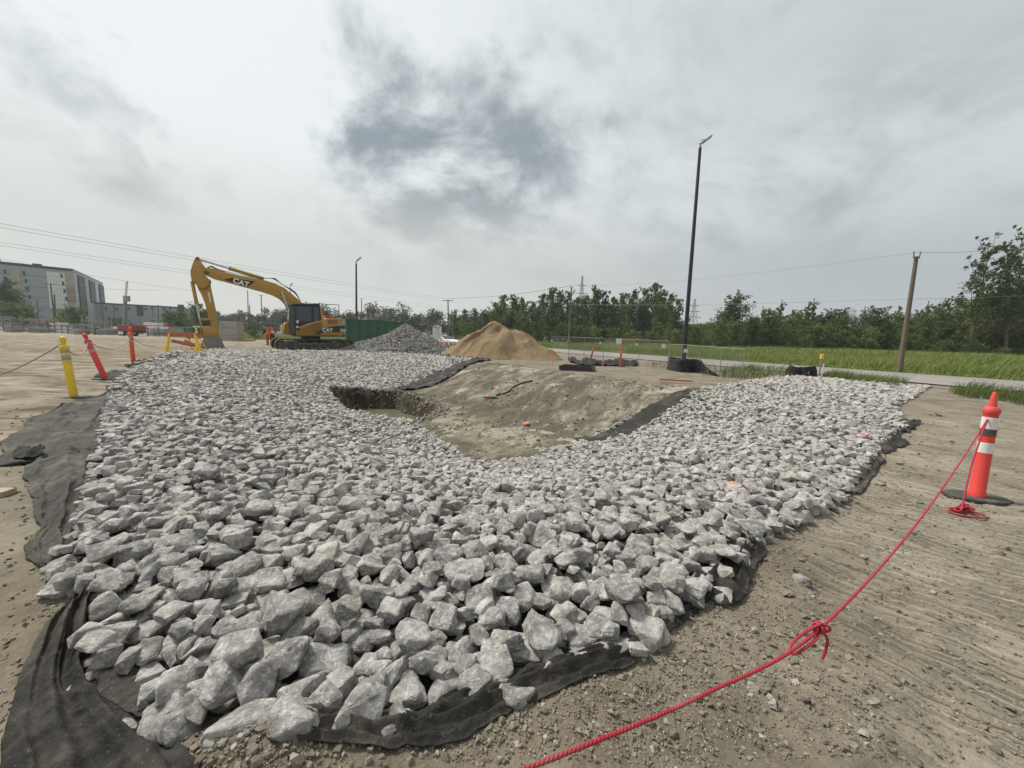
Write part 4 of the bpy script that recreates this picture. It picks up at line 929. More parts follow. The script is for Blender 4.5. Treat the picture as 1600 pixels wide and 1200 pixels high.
# ------------------------------------------------------------------ excavator
def excavator():
    pl, prr = at(429, 549), at(553, 549.5); mid = (pl+prr)/2; f = (pl-prr); f.z = 0; L = f.length; f.normalize(); nrm = Vector((-f.y, f.x, 0))
    if nrm.dot(cam.location-mid) < 0: nrm = -nrm
    HALF = 1.62; rootp = mid - nrm*HALF; rootp.z = 0
    R = thing('excavator', 'yellow tracked excavator with its boom raised over the far left rim of the basin', 'excavator', rootp)
    def W(X, Y, Z): return rootp + f*X + nrm*Y + Vector((0, 0, Z))
    def un(cx, cy, Y):
        d = ray(280+cx/5.3333, 380+cy/5.3333); p0 = rootp + nrm*Y; t = (p0-cam.location).dot(nrm)/d.dot(nrm); p = cam.location + d*t
        return ((p-rootp).dot(f), p.z)
    def poly(pts, Y): return [un(x, y, Y) for x, y in pts]
    def pr2(pts, Yref, a, b, name, m, parent=None, bevel=.0, raw=False):
        q = pts if raw else poly(pts, Yref); return MB().prism(q, lambda u, v, w: W(u, w, v), a, b).build(name, M[m] if isinstance(m, str) else m, parent or R, bevel=bevel)
    def P3(cx, cy, Y): u, v = un(cx, cy, Y); return W(u, Y, v)
    # --- tracks
    xf, zf = un(800, 850, HALF); xr, _ = un(1462, 850, HALF); ztop_f = un(845, 795, HALF)[1]; r = max(.38, min(.50, ztop_f/2)); gz0 = 0.0
    zc = r+.02
    for side in (1, -1):
        y0, y1 = (HALF-.60, HALF) if side > 0 else (-HALF, -HALF+.60); ym = (y0+y1)/2
        tk = MB(); cx0, cx1 = xr+r, xf-r; n = 54; per = 2*(cx1-cx0)+2*PI*r
        def loop(q, rad):
            q = q % per; a = cx1-cx0
            if q < a: return (cx0+q, zc-rad, 0)
            q -= a
            if q < PI*r: th = q/r; return (cx1+rad*math.sin(th), zc-rad*math.cos(th), th)
            q -= PI*r
            if q < a: return (cx1-q, zc+rad-.05*math.sin(PI*q/a)*(1 if rad > 0 else 0)-.02*math.sin(3*PI*q/a), PI)
            q -= a; th = q/r; return (cx0-rad*math.sin(th), zc+rad*math.cos(th), PI+th)
        # chain belt
        belt = [loop(per*k/120, r-.05) for k in range(120)]; inner = [loop(per*k/120, r-.10) for k in range(120)]
        vs = []
        for ring, yy in ((belt, ym-.2), (belt, ym+.2), (inner, ym+.2), (inner, ym-.2)): vs += [W(p[0], yy, p[1]) for p in ring]
        N = 120; fs = [(g*N+k, g*N+(k+1) % N, ((g+1) % 4)*N+(k+1) % N, ((g+1) % 4)*N+k) for g in range(4) for k in range(N)]
        tr = MB().add(vs, fs).build('track', M['steel_dark'], R)
        shoe0 = None
        for k in range(n):
            X, Z, th = loop(per*k/n, r-.025); tX, tZ = math.cos(th), math.sin(th); pit = per/n*.86
            mb = MB()
            for (o0, o1, h0, h1) in ((-.5, .5, -.025, .012), (-.5, -.38, .012, .040), (.28, .40, .012, .03)):
                q = []
                for oo, hh in ((o0, h0), (o1, h0), (o1, h1), (o0, h1)):
                    q.append((X+tX*oo*pit+tZ*hh, Z+tZ*oo*pit-tX*hh))
                mb.prism(q, lambda u, v, w: W(u, w, v), y0, y1)
            mb.build('shoe', M['steel_dark'], tr)
        fr = MB(); a0, a1 = cx0+.2, cx1-.15
        fr.prism([(a0, zc-.20), (a1, zc-.20), (a1, zc+.14), (a1-.3, zc+.20), (a0+.3, zc+.20), (a0, zc+.16)], lambda u, v, w: W(u, w, v), ym-.21, ym+.21)
        for q in (.3, .65): fr.box(W(a0+(a1-a0)*q, ym+.22*side, zc-.01), (.42, .03, .05), Matrix((f, nrm, (0, 0, 1))).transposed())
        fr.build('track_frame', M['steel_dark'], R, bevel=.02)
        cyl = lambda X, Z, rad, w: MB().tube([W(X, ym-w, Z), W(X, ym+w, Z)], rad, 24)
        w1 = cyl(cx1, zc, r-.13, .24); w1.tube([W(cx1, ym-.27, zc), W(cx1, ym+.27, zc)], r*.42, 20); w1.build('idler_wheel', M['steel_dark'], R, smooth=True)
        sp = cyl(cx0, zc, r-.13, .22)
        for k in range(10): th = 2*PI*k/10; sp.tube([W(cx0+(r*.55)*math.cos(th), ym-.24, zc+(r*.55)*math.sin(th)), W(cx0+(r*.55)*math.cos(th), ym+.24, zc+(r*.55)*math.sin(th))], .03, 8)
        sp.build('sprocket', M['steel_dark'], R, smooth=True)
        for k in range(7):
            X = cx0+.55+(cx1-cx0-1.0)*k/6; MB().tube([W(X, ym-.24, zc-r+.16), W(X, ym+.24, zc-r+.16)], .10, 14).build('track_roller', M['steel_dark'], R, smooth=True)
        for q in (.32, .68): X = cx0+(cx1-cx0)*q; MB().tube([W(X, ym-.2, zc+r-.18), W(X, ym+.2, zc+r-.18)], .075, 14).build('carrier_roller', M['steel_dark'], R, smooth=True)
    Xc = un(1095, 780, 0)[0]
    pr2([(cx0+.9, zc-.12), (cx1-.9, zc-.12), (cx1-1.1, zc+.38), (cx0+1.1, zc+.38)], 0, -HALF+.6, HALF-.6, 'undercarriage', 'steel_dark', raw=True, bevel=.03)
    deck_z = un(1100, 770, 1.4)[1]
    MB().lathe([(.66, zc+.36), (.66, deck_z-.09), (.60, deck_z-.02)], 30, Matrix.Translation(W(Xc, 0, 0))).build('slew_ring', M['black'], R, smooth=True)
    # --- house
    YS = 1.42
    low = [(970,705),(1010,695),(1060,672),(1120,655),(1200,640),(1230,625),(1338,628),(1340,770),(985,770),(975,745)]
    pr2(low, YS, -YS+.02, YS, 'body', 'yellow', bevel=.03)
    ledge = pr2([(980,762),(1385,762),(1385,780),(985,778)], YS, -YS+.06, YS-.05, 'deck_frame', 'black')
    cw = poly([(1330,626),(1372,632),(1386,650),(1390,690),(1388,740),(1382,778),(1330,778)], YS-.25)
    # counterweight: rounded in plan
    mbc = MB(); x0 = min(q[0] for q in cw); zz0, zz1 = min(q[1] for q in cw), max(q[1] for q in cw); x1 = max(q[0] for q in cw)
    plan = []; K = 16
    for k in range(K+1):
        yy = -YS+2*YS*k/K; plan.append((x0-.06+.42*(abs(yy)/YS)**2.6, yy))
    plan = [(x1+.02, -YS)]+plan+[(x1+.02, YS)]
    for (za, zb, ins) in ((zz0, zz1-.16, 0), ): mbc.prism([(u, v) for u, v in plan], lambda u, v, w: W(u, v, w), za, zb)
    mbc.build('counterweight', M['yellow'], R, bevel=.06)
    tp = [(x+.10 if i not in (0, len(plan)-1) else x, y*.95) for i, (x, y) in enumerate(plan)]
    MB().prism(tp, lambda u, v, w: W(u, v, w), zz1-.155, zz1).build('counterweight_cap', M['yellow'], R, bevel=.05)
    # dark livery panel with lettering
    liv = pr2([(1135,752),(1175,722),(1240,700),(1300,690),(1384,686),(1384,742),(1200,744),(1140,760)], YS+.006, YS+.004, YS+.012, 'livery_panel', 'black')
    lm = simple('white_lettering', (.72, .72, .68), .5, var=.08)
    def text(s, cx, cy, Y, hpx, parent, bold=.0, xs=1.0, name='lettering', slant=0):
        cu = bpy.data.curves.new(name, 'FONT'); cu.body = s; u, v = un(cx, cy, Y); v2 = un(cx, cy-hpx, Y)[1]; cu.size = (v2-v)*1.42; cu.offset = bold*cu.size; cu.extrude = .003; cu.align_x = 'CENTER'; cu.space_character = 1.02
        tmp = bpy.data.objects.new('lettering_outline', cu); me = bpy.data.meshes.new_from_object(tmp); bpy.data.objects.remove(tmp); me.materials.clear(); me.materials.append(lm); me.name = name; o = bpy.data.objects.new(name, me); COL.objects.link(o); o.parent = parent
        fx = -f; c, s_ = math.cos(slant), math.sin(slant); ex = fx*c + Vector((0, 0, 1))*s_; ez = -fx*s_+Vector((0, 0, 1))*c
        mtx = Matrix((ex*xs, ez, ex.cross(ez))).transposed().to_4x4(); off = W(u, Y, v)
        o.matrix_basis = Matrix.Translation(off-rootp) @ mtx; return o
    text('CAT', 1237, 738, YS+.016, 28, liv, .028, 1.0); text('330', 1364, 738, YS+.016, 24, liv, .02, .85)
    # engine cover, vents, rails
    vent = pr2([(1238,638),(1318,638),(1318,672),(1238,672)], YS+.006, YS+.002, YS+.010, 'engine_vent', 'black')
    for k in range(5):
        yy = 642+k*6; pr2([(1240,yy),(1316,yy),(1316,yy+3),(1240,yy+3)], YS+.006, YS+.010, YS+.024, 'louvre', 'yellow', vent)
    pr2([(1205,628),(1290,628),(1280,610),(1215,608)], .3, -.8, .5, 'exhaust_hood', 'hivis_red', bevel=.03)
    MB().tube([P3(1225, 612, -.5), P3(1226, 585, -.5)], .07, 12).build('exhaust_pipe', M['black'], R, smooth=True)
    for Y in (YS-.15, -YS+.15):
        rl = MB()
        pts = [P3(1200, 630, Y), P3(1197, 508, Y), P3(1330, 514, Y), P3(1332, 628, Y)]
        for i in range(3): rl.tube([pts[i], pts[i+1]], .022, 8)
        rl.tube([P3(1199, 570, Y), P3(1331, 572, Y)], .018, 8); rl.tube([P3(1240, 510, Y), P3(1241, 628, Y)], .018, 8)
        rl.build('handrail', M['black'], R, smooth=True)
    # --- cab
    YC = 1.40; Yi = .42
    cab = [(924,540),(945,512),(1168,512),(1178,525),(1206,740),(1206,768),(948,768),(944,745),(918,660)]
    def inset(): pass
    shell = MB(); cp = poly(cab, YC)
    shell.prism(cp, lambda u, v, w: W(u, w, v), Yi, YC-.06); cabo = shell.build('cab', M['black'], R, bevel=.03)
    pr2([(936,516),(948,500),(1165,502),(1176,520)], YC, Yi-.02, YC+.02, 'cab_roof', 'black', bevel=.03)
    pr2([(950,503),(1000,496),(1040,498),(1020,506)], .9, .7, 1.1, 'roof_light', 'yellow', bevel=.01)
    door = pr2([(968,535),(986,524),(1112,524),(1114,655),(1010,690),(968,706)], YC-.05, YC-.058, YC-.01, 'door', 'black', bevel=.015)
    pr2([(980,540),(992,530),(1098,530),(1100,652),(975,644)], YC-.005, YC-.009, YC+.004, 'window', 'glass_blue', door)
    tri = pr2([(972,645),(1000,645),(986,672)], YC, YC+.004, YC+.009, 'warning_sticker', lm, door)
    pr2([(976,690),(992,690),(992,706),(976,706)], YC, YC-.006, YC-.001, 'sticker', lm, door)
    pr2([(980,708),(1004,706),(1003,724),(982,726)], YC, YC-.004, YC+.03, 'door_handle', 'black', door)
    pr2([(1121,530),(1160,530),(1168,655),(1124,660)], YC-.05, YC-.059, YC-.046, 'rear_window', 'glass_blue')
    pr2([(932,548),(952,524),(960,528),(958,700),(955,752),(938,748),(922,650)], YC-.05, YC-.059, YC-.048, 'front_side_window', 'glass_blue')
    pr2([(1172,522),(1186,530),(1208,640),(1208,766),(1186,766),(1190,690)], YC, YC-.09, YC+.012, 'rear_pillar', 'yellow', bevel=.012)
    pr2([(972,742),(1010,708),(1070,682),(1130,664),(1190,652),(1192,766),(976,766)], YC, YC-.05, YC+.020, 'side_panel', 'yellow', bevel=.012)
    pr2([(1118,664),(1121,664),(1122,764),(1119,764)], YC+.02, YC+.019, YC+.0235, 'panel_joint', 'black')
    pr2([(972,706),(1004,706),(1004,726),(974,730)], YC+.02, YC+.004, YC+.024, 'step_recess', 'black')
    fw = MB(); a, b = un(922, 548, YC), un(917, 655, YC); fw.add([W(a[0]+.012, Yi+.08, a[1]), W(a[0]+.012, YC-.14, a[1]), W(b[0]+.012, YC-.14, b[1]), W(b[0]+.012, Yi+.08, b[1])], [(0, 1, 2, 3)]); fw.build('windscreen', M['glass_blue'], R)
    mr = MB(); mr.tube([P3(924, 560, YC), P3(880, 620, YC+.05), P3(858, 700, YC+.05), P3(862, 735, YC+.02), P3(900, 745, YC)], .018, 8); mr.build('mirror_arm', M['black'], R, smooth=True)
    MB().box(P3(862, 668, YC+.06), (.06, .12, .26), Matrix((f, nrm, (0, 0, 1))).transposed(), bev=.015).build('mirror', M['black'], R)
    pr2([(868,690),(885,660),(918,660),(940,700),(944,766),(868,755)], .3, -1.3, .40, 'front_body', 'yellow', bevel=.04)
    for yy in (700, 728): MB().box(P3(866, yy, -.4), (.05, .9, .09), Matrix((f, nrm, (0, 0, 1))).transposed()).build('headlight', lm, R)
    # --- boom
    bm_up = [(1012,560),(1022,502),(985,468),(930,420),(870,373),(800,340),(720,314),(600,288),(500,272),(400,248),(290,216),(238,207),(214,222)]
    bm_lo = [(212,245),(222,264),(245,276),(300,300),(400,326),(500,353),(600,381),(700,408),(780,434),(838,466),(876,505),(902,556),(930,590),(985,600)]
    boom = pr2(bm_up+bm_lo, 0, -.26, .26, 'boom', 'yellow', bevel=.025)
    bl = pr2([(368,303),(430,290),(634,319),(600,342),(572,364),(500,345)], .265, .262, .270, 'livery_panel', 'black', boom)
    sl = math.atan2(-(340-310), 110); u0 = un(470, 330, .27); u1 = un(560, 355, .27); sl = math.atan2(u1[1]-u0[1], -(u1[0]-u0[0]))
    text('CAT', 512, 346, .274, 40, boom, .03, 1.0, slant=sl)
    MB().tube([P3(772, 383, -.30), P3(772, 383, .30)], .085, 18).build('pivot_pin', M['yellow'], boom, smooth=True)
    MB().tube([P3(228, 245, -.33), P3(228, 245, .33)], .12, 18).build('pivot_pin', M['steel_dark'], boom, smooth=True)
    # --- stick
    stick = [(150,114),(166,122),(190,168),(224,212),(212,238),(222,272),(246,300),(258,320),(262,345),(276,420),(290,480),(304,545),(316,604),(326,690),(320,735),(300,752),(282,748),(268,700),(258,655),(240,600),(214,500),(186,430),(160,385),(142,345),(106,322),(97,270),(95,235),(106,195),(130,132)]
    st = pr2(stick, 0, -.23, .23, 'stick', 'yellow', bevel=.02)
    dk = simple('stick_warning_decal', (.62, .60, .52), .6, var=.2, scale=20); pr2([(236,410),(252,408),(268,490),(254,496)], .235, .231, .236, 'decal', dk, st)
    MB().tube([P3(270, 560, -.27), P3(270, 560, .27)], .09, 16).build('pivot_pin', M['yellow'], st, smooth=True)
    MB().tube([P3(152, 128, -.28), P3(152, 128, .28)], .08, 16).build('pivot_pin', M['steel_dark'], st, smooth=True)
    # --- hydraulic cylinders
    def cylr(a, b, fr, R1, R2, Ys, name):
        for Y in Ys:
            A, B = P3(*a, Y), P3(*b, Y); Mx = A.lerp(B, fr); g = MB().tube([A, Mx], R1, 16).tube([Mx-(Mx-A).normalized()*.12, Mx], R1*1.18, 16).build(name, M['yellow'], R, smooth=True)
            MB().tube([Mx, B], R2, 12).build('rod', M['chrome'], g, smooth=True)
    cylr((705, 296), (158, 132), .555, .115, .062, (0.0,), 'stick_cylinder')
    cylr((920, 575), (852, 402), .16, .11, .058, (.36, -.36), 'boom_cylinder')
    cylr((108, 318), (172, 640), .58, .10, .055, (0.0,), 'bucket_cylinder')
    # hoses
    hs = MB()
    for k, Y in enumerate((-.14, -.05, .06, .15)):
        hs.tube(spline3([P3(1015, 495, Y), P3(975, 430-k*4, Y), P3(925, 388-k*3, Y), P3(860, 345, Y), P3(800, 305-k*3, Y), P3(760, 293, Y), P3(700, 292, Y)], 6), .022, 6)
        hs.tube(spline3([P3(700, 300, Y), P3(560, 272, Y), P3(430, 245, Y), P3(320, 222-k*2, Y), P3(270, 200-k*3, Y), P3(225, 210, Y), P3(200, 240, Y)], 6), .018, 6)
    hs.tube(spline3([P3(255, 300, .24), P3(262, 335, .30), P3(230, 372, .30), P3(190, 385, .28), P3(160, 370, .24)], 6), .025, 6)
    hs.build('hydraulic_hoses', M['hose'], boom, smooth=True)
    # --- linkage and bucket
    for Y in (-.27, .27):
        MB().prism(poly([(160,632),(175,626),(262,628),(268,640),(175,646)], Y), lambda u, v, w: W(u, w, v), Y-.03, Y+.03).build('link', M['yellow'], R, bevel=.01)
        MB().prism(poly([(164,636),(180,636),(206,775),(196,790),(184,780)], Y), lambda u, v, w: W(u, w, v), Y-.03, Y+.03).build('link', M['yellow'], R, bevel=.01)
    ears = pr2([(178,702),(250,690),(318,712),(326,752),(330,772),(250,790),(206,798),(182,770)], 0, -.30, .30, 'bucket_bracket', 'yellow', bevel=.03)
    outer = [(330,770),(345,790),(362,830),(380,868),(398,898)]; back = [(330,770),(250,790),(208,800),(192,822),(186,850),(200,880),(222,898)]
    side = poly(back[::-1] + outer[1:], 0); zmin = min(q[1] for q in side); side = [(u, max(v, .02)) for u, v in side]
    bk = MB(); BW = .62
    for Y in (-BW, BW): bk.prism(side, lambda u, v, w: W(u, w, v), Y-.025, Y+.025)
    bq = poly(back, 0); bq = [(u, max(v, .03)) for u, v in bq]
    for (p, q) in zip(bq[:-1], bq[1:]):
        d = Vector((q[0]-p[0], q[1]-p[1])); nn = Vector((-d.y, d.x)).normalized()*.03
        bk.add([W(p[0], -BW, p[1]), W(q[0], -BW, q[1]), W(q[0], BW, q[1]), W(p[0], BW, p[1]), W(p[0]+nn.x, -BW, p[1]+nn.y), W(q[0]+nn.x, -BW, q[1]+nn.y), W(q[0]+nn.x, BW, q[1]+nn.y), W(p[0]+nn.x, BW, p[1]+nn.y)],
               [(0, 1, 2, 3), (7, 6, 5, 4), (0, 4, 5, 1), (1, 5, 6, 2), (2, 6, 7, 3), (3, 7, 4, 0)])
    bko = bk.build('bucket', M['steel'], R)
    pr2([(300,778),(345,790),(398,898),(372,898),(330,810)], 0, BW+.027, BW+.045, 'bucket_side_cutter', 'steel', bko)
    lip = side[-1]
    for k in range(5):
        y = -BW+.1+(2*BW-.2)*k/4
        MB().prism([(lip[0]+.12, lip[1]+.11), (lip[0]+.02, lip[1]+.16), (lip[0]-.12, lip[1]-.01), (lip[0]-.08, lip[1]-.03)], lambda u, v, w: W(u, w, v), y-.05, y+.05).build('bucket_tooth', M['steel'], bko)
    print('EXC L', L, 'r', r, 'xf', xf, 'xr', xr, 'deck', deck_z, 'cabtop', un(1000, 512, YC)[1])
excavator()

# ------------------------------------------------------------------ heaps
def heap_z(pts, x, y):
    z = np.full(np.shape(x), -.3)
    for (cx, cy, h, r, e) in pts:
        d = np.hypot(x-cx, (y-cy)/e); z = np.maximum(z, h*(1-d/r) - .05*h*np.exp(-(d/(.2*r))**2))
    return z
def gravel_heap():
    c = at_d(634, 30.5); c = Vector((c.x, c.y, 0)); root = thing('gravel_heap', 'tall grey heap of crushed stone behind the excavator in front of the green container', 'stone heap', c)
    H = zpx(634, 507, 30.5)
    cl, cr = at_d(560, 30.0), at_d(690, 30.8)
    pk = [(c.x, c.y, H+.12, 3.3, 1.2), (c.x-1.2, c.y-.2, H*.70, 3.0, 1.1), (c.x+1.3, c.y-.3, H*.72, 2.7, 1.1), (c.x-2.7, c.y-.5, H*.42, 2.4, 1), (c.x+2.5, c.y-.6, H*.36, 2.0, 1), (c.x-3.6, c.y-.7, .45, 1.6, 1)]
    def hz(x, y): return np.maximum(heap_z(pk, x, y) + .12*fbm(x, y, .8, 3, 5), -.2)
    g = np.linspace(-6.2, 6.2, 90); X, Y = np.meshgrid(g+c.x, g*.8+c.y); Z = hz(X, Y)-.08
    i = np.arange(89*89); r, q = i//89, i % 89; k = r*90+q
    np_mesh('core', np.stack([X.ravel(), Y.ravel(), Z.ravel()], 1)-np.array(c), np.stack([k, k+1, k+91, k+90], 1), M['stone'], root, smooth=True)
    sts = []
    while len(sts) < 5200:
        x, y = c.x+random.uniform(-6, 6), c.y+random.uniform(-4.8, 3.0); z = float(hz(np.array([x]), np.array([y]))[0])
        if z < .02: continue
        a = random.uniform(.06, .13); sts.append([x, y, z+random.uniform(-.03, .03), a, a*random.uniform(.6, .95), a*random.uniform(.5, .85), random.uniform(0, PI), random.gauss(0, .6), random.gauss(0, .6), random.random()*.42])
    o = joined('crushed_stones', sts, MIDP, M['stone_heap'], root, off=c); o['kind'] = 'stuff'
gravel_heap()
def sand_heap():
    d0 = 27.0; c = at_d(786, d0); c.z = 0; m, t, b, o = mat('damp_sand'); pos = t.node('ShaderNodeNewGeometry').outputs['Position']
    rot = t.node('ShaderNodeMapping', {'Vector': pos, 'Scale': (1.2, 1.2, .35)}).outputs[0]
    cc = t.mix(t.noise(rot, 1.6, 6, .65), (.15, .104, .052), (.295, .212, .112)); cc = t.mix(t.math('MULTIPLY', t.ramp(t.noise(pos, 9, 5, .65), .55, .4, 0, 1), .45), cc, (.13, .088, .045))
    t.put(b.inputs['Base Color'], cc); b.inputs['Roughness'].default_value = .95; bump(t, b, t.noise(pos, 12, 6, .65), .9, .09)
    s = d0/F_PX
    def X(px): return at_d(px, d0).x
    P = [(X(776), d0+.5, zpx(776, 499, d0+.5)+.1, 3.1, 1.3), (X(804), d0+.2, zpx(804, 513, d0), 2.9, 1.2), (X(752), d0, zpx(752, 517, d0)+.15, 2.4, 1.2), (X(742), d0-.4, zpx(742, 526, d0)+.1, 2.0, 1.1),
         (X(826), d0-.8, zpx(826, 533, d0)+.1, 2.1, 1.2), (X(843), d0-1.2, zpx(846, 543, d0)+.15, 1.5, 1), (X(722), d0-.3, .75, 1.6, 1)]
    n = 170; g = np.linspace(-5.4, 5.4, n); GX, GY = np.meshgrid(g+c.x, g*.85+c.y)
    wx, wy = GX+.30*fbm(GX, GY, .7, 3, 91), GY+.30*fbm(GX, GY, .7, 3, 92)
    Z = heap_z(P, wx, wy); th = np.arctan2(GY-c.y-.3, GX-X(788)); rr = np.hypot(GX-X(788), GY-c.y-.3)
    gul = 1-np.abs(2*vnoise(th*3.2+.35*fbm(GX, GY, .8, 2, 7), rr*.22, 95)-1); Z = Z + np.where(Z > 0, (.55*(gul**1.5)-.26)*sstep(.3, 1.4, rr)*sstep(-.2, .9, Z), 0) + .07*fbm(GX, GY, 2.2, 4, 94)
    Z = np.maximum(Z, -.15); i = np.arange((n-1)**2); r, q = i//(n-1), i % (n-1); k = r*n+q
    o = np_mesh('sand_heap', np.stack([GX.ravel(), GY.ravel(), Z.ravel()], 1), np.stack([k, k+1, k+n+1, k+n], 1), m, smooth=True)
    tag(o, 'tall brown sand heap with ridged sides right of the white car', 'sand heap')
sand_heap()

# ------------------------------------------------------------------ container, car, boards
def container():
    d = 37.0; l, r = at_d(541, d-1), at_d(640, d+2.0); l.z = r.z = 0; h = zpx(600, 501.5, d+.5); u = (r-l).normalized(); L = (r-l).length; n = Vector((-u.y, u.x, 0)); W_ = 2.4
    root = thing('roll_off_container', 'long ribbed green waste container behind the grey stone heap', 'container', l)
    fr = Matrix((u, n, (0, 0, 1))).transposed()
    def B(a, b, c, sx, sy, sz, name, m='green', par=None): return MB().box(l+u*a+n*b+Vector((0, 0, c)), (sx, sy, sz), fr).build(name, M[m], par or root)
    B(L/2, 0, .2+h/2, L, .06, h-.3, 'side_wall'); B(L/2, W_, .2+h/2, L, .06, h-.3, 'side_wall'); B(0, W_/2, .2+h/2, .06, W_-.08, h-.3, 'end_wall'); B(L, W_/2, .2+h/2, .06, W_-.08, h-.3, 'end_wall'); B(L/2, W_/2, .25, L-.1, W_-.1, .12, 'container_floor')
    B(L/2, -.02, h-.02, L+.1, .16, .12, 'top_rail'); B(L/2, W_+.02, h-.02, L+.1, .16, .12, 'top_rail'); B(L/2, -.05, .22, L, .12, .16, 'bottom_rail')
    k = 0.35
    while k < L: B(k, -.075, h/2+.12, .09, .09, h-.42, 'rib'); k += .82
    mb = MB(); rr = random.Random(3)
    for q in range(22):
        a = l+u*rr.uniform(.5, L-.5)+n*rr.uniform(.4, 2)+Vector((0, 0, h+rr.uniform(-.35, .05))); dv = Vector((rr.uniform(-1, 1), rr.uniform(-.6, .6), rr.uniform(-.05, .4))).normalized()*rr.uniform(.4, 1.1)
        tag(MB().bar(a, a+dv, .14, .04).build('scrap_board', M['wood']), 'broken timber board lying on top of the full green container', 'board', 'scrap boards in the green container')
container()
def car():
    d = 46.0; c = at_d(692, d); yaw = -.55; root = thing('parked_car', 'white car parked behind the stone heap beside the sand heap', 'car', (c.x, c.y, 0), yaw)
    bm = MB(); side = [(-2.2,.45),(-2.25,.8),(-2.1,1.0),(-1.5,1.05),(-.95,1.45),(.25,1.47),(.95,1.05),(1.8,.95),(2.15,.78),(2.2,.45),(1.75,.30),(-1.75,.30)]
    bm.prism(side, lambda u, v, w: Vector((u, w*(1-.22*max(0, v-1.0)/.47), v)), -.88, .88); bm.build('body', M['white'], root, world=False, bevel=.05)
    for s in (-1, 1):
        MB().prism([(-1.35,1.07),(-.9,1.38),(-.35,1.39),(-.35,1.07)], lambda u, v, w: Vector((u, s*(w-.16*max(0, v-1.0)/.47), v)), .86, .895).build('side_window', M['glass'], root, world=False)
        MB().prism([(-.28,1.07),(-.28,1.39),(.2,1.39),(.75,1.07)], lambda u, v, w: Vector((u, s*(w-.16*max(0, v-1.0)/.47), v)), .86, .895).build('side_window', M['glass'], root, world=False)
        for x in (-1.35, 1.38):
            w = MB().tube([(x, s*.70, .32), (x, s*.90, .32)], .32, 20).build('wheel', M['rubber'], root, world=False, smooth=True); MB().tube([(x, s*.89, .32), (x, s*.915, .32)], .2, 16).build('rim', M['galv'], w, world=False, smooth=True)
        MB().box((2.12, s*.62, .74), (.16, .36, .14), bev=.03).build('headlight', M['chrome'], root, world=False); MB().box((-2.18, s*.66, .86), (.1, .3, .16), bev=.02).build('tail_light', M['red'], root, world=False)
        MB().box((.62, s*.98, 1.05), (.12, .2, .14), bev=.03).build('mirror', M['white'], root, world=False)
    MB().add([(.33,-.70,1.43),(.33,.70,1.43),(.96,.82,1.075),(.96,-.82,1.075)], [(0,1,2,3)]).build('windscreen', M['glass'], root, world=False).location = (.012, 0, .022)
    MB().box((2.2, 0, .5), (.06, 1.2, .16), bev=.02).build('grille', M['black'], root, world=False)
car()
def boards():
    d = 35.0; c = at_d(683, d); z0, z1 = zpx(683, 531, d), zpx(683, 510, d); root = thing('notice_board', 'white boxed notice panel standing in front of the white car', 'sign', (c.x, c.y, 0), .1)
    w = 13*d/F_PX; MB().box((0, 0, (z0+z1)/2), (w, .25, z1-z0), bev=.01).build('panel', M['white'], root, world=False)
    for s in (-1, 1): MB().box((s*w*.4, 0, z0/2), (.06, .06, max(.1, z0))).build('leg', M['galv'], root, world=False)
    for a in (-.27, .1, .32): MB().bar((w*a, -.135, z0+.15), (w*(a*.4), -.135, z1-.1), .03, .01).build('bar_stripe', M['black'], root, world=False)
    MB().box((0, -.135, z1-.12), (w*.8, .012, .05)).build('bar_stripe', M['black'], root, world=False)
    d = 33.0; c = at_d(698, d); root = thing('striped_barricade', 'small orange and white striped barricade at the foot of the white car', 'barricade', (c.x, c.y, 0), .2)
    for k in range(5): MB().box((-.36+.18*k, 0, .75), (.18, .03, .25)).build('stripe', M['orange' if k % 2 == 0 else 'white'], root, world=False)
    for s in (-1, 1): MB().box((s*.38, 0, .4), (.05, .05, .8)).build('leg', M['galv'], root, world=False)
boards()

# sawhorse barricades beside the bucket
def sawhorse(px, py, rz, label, s=1.0, board='orange_wood'):
    c = atg(px, py); root = thing('sawhorse_barricade', label, 'barricade', c, rz, 'sawhorse barricades by the bucket')
    for x in (-.55*s, .55*s):
        for y in (-.32, .32): MB().bar((x*1.25, y, 0), (x*.85, y*.08, .98*s), .08, .03).build('leg', M['dyellow'], root, world=False)
        MB().bar((x*1.05, -.20, .38), (x*1.05, .20, .38), .06, .025).build('brace', M['dyellow'], root, world=False)
    MB().box((0, 0, .93*s), (1.25*s, .05, .20), bev=.006).build('board', M[board], root, world=False)
    MB().box((.05, -.18, .52), (.9*s, .03, .16), (.1, .25, 0), bev=.006).build('board', M['orange_wood'], root, world=False)
sawhorse(287, 553, .5, 'yellow legged sawhorse with an orange board, nearest the bucket on its left'); sawhorse(303, 551, -.35, 'second yellow legged sawhorse close behind the first beside the bucket', .9)

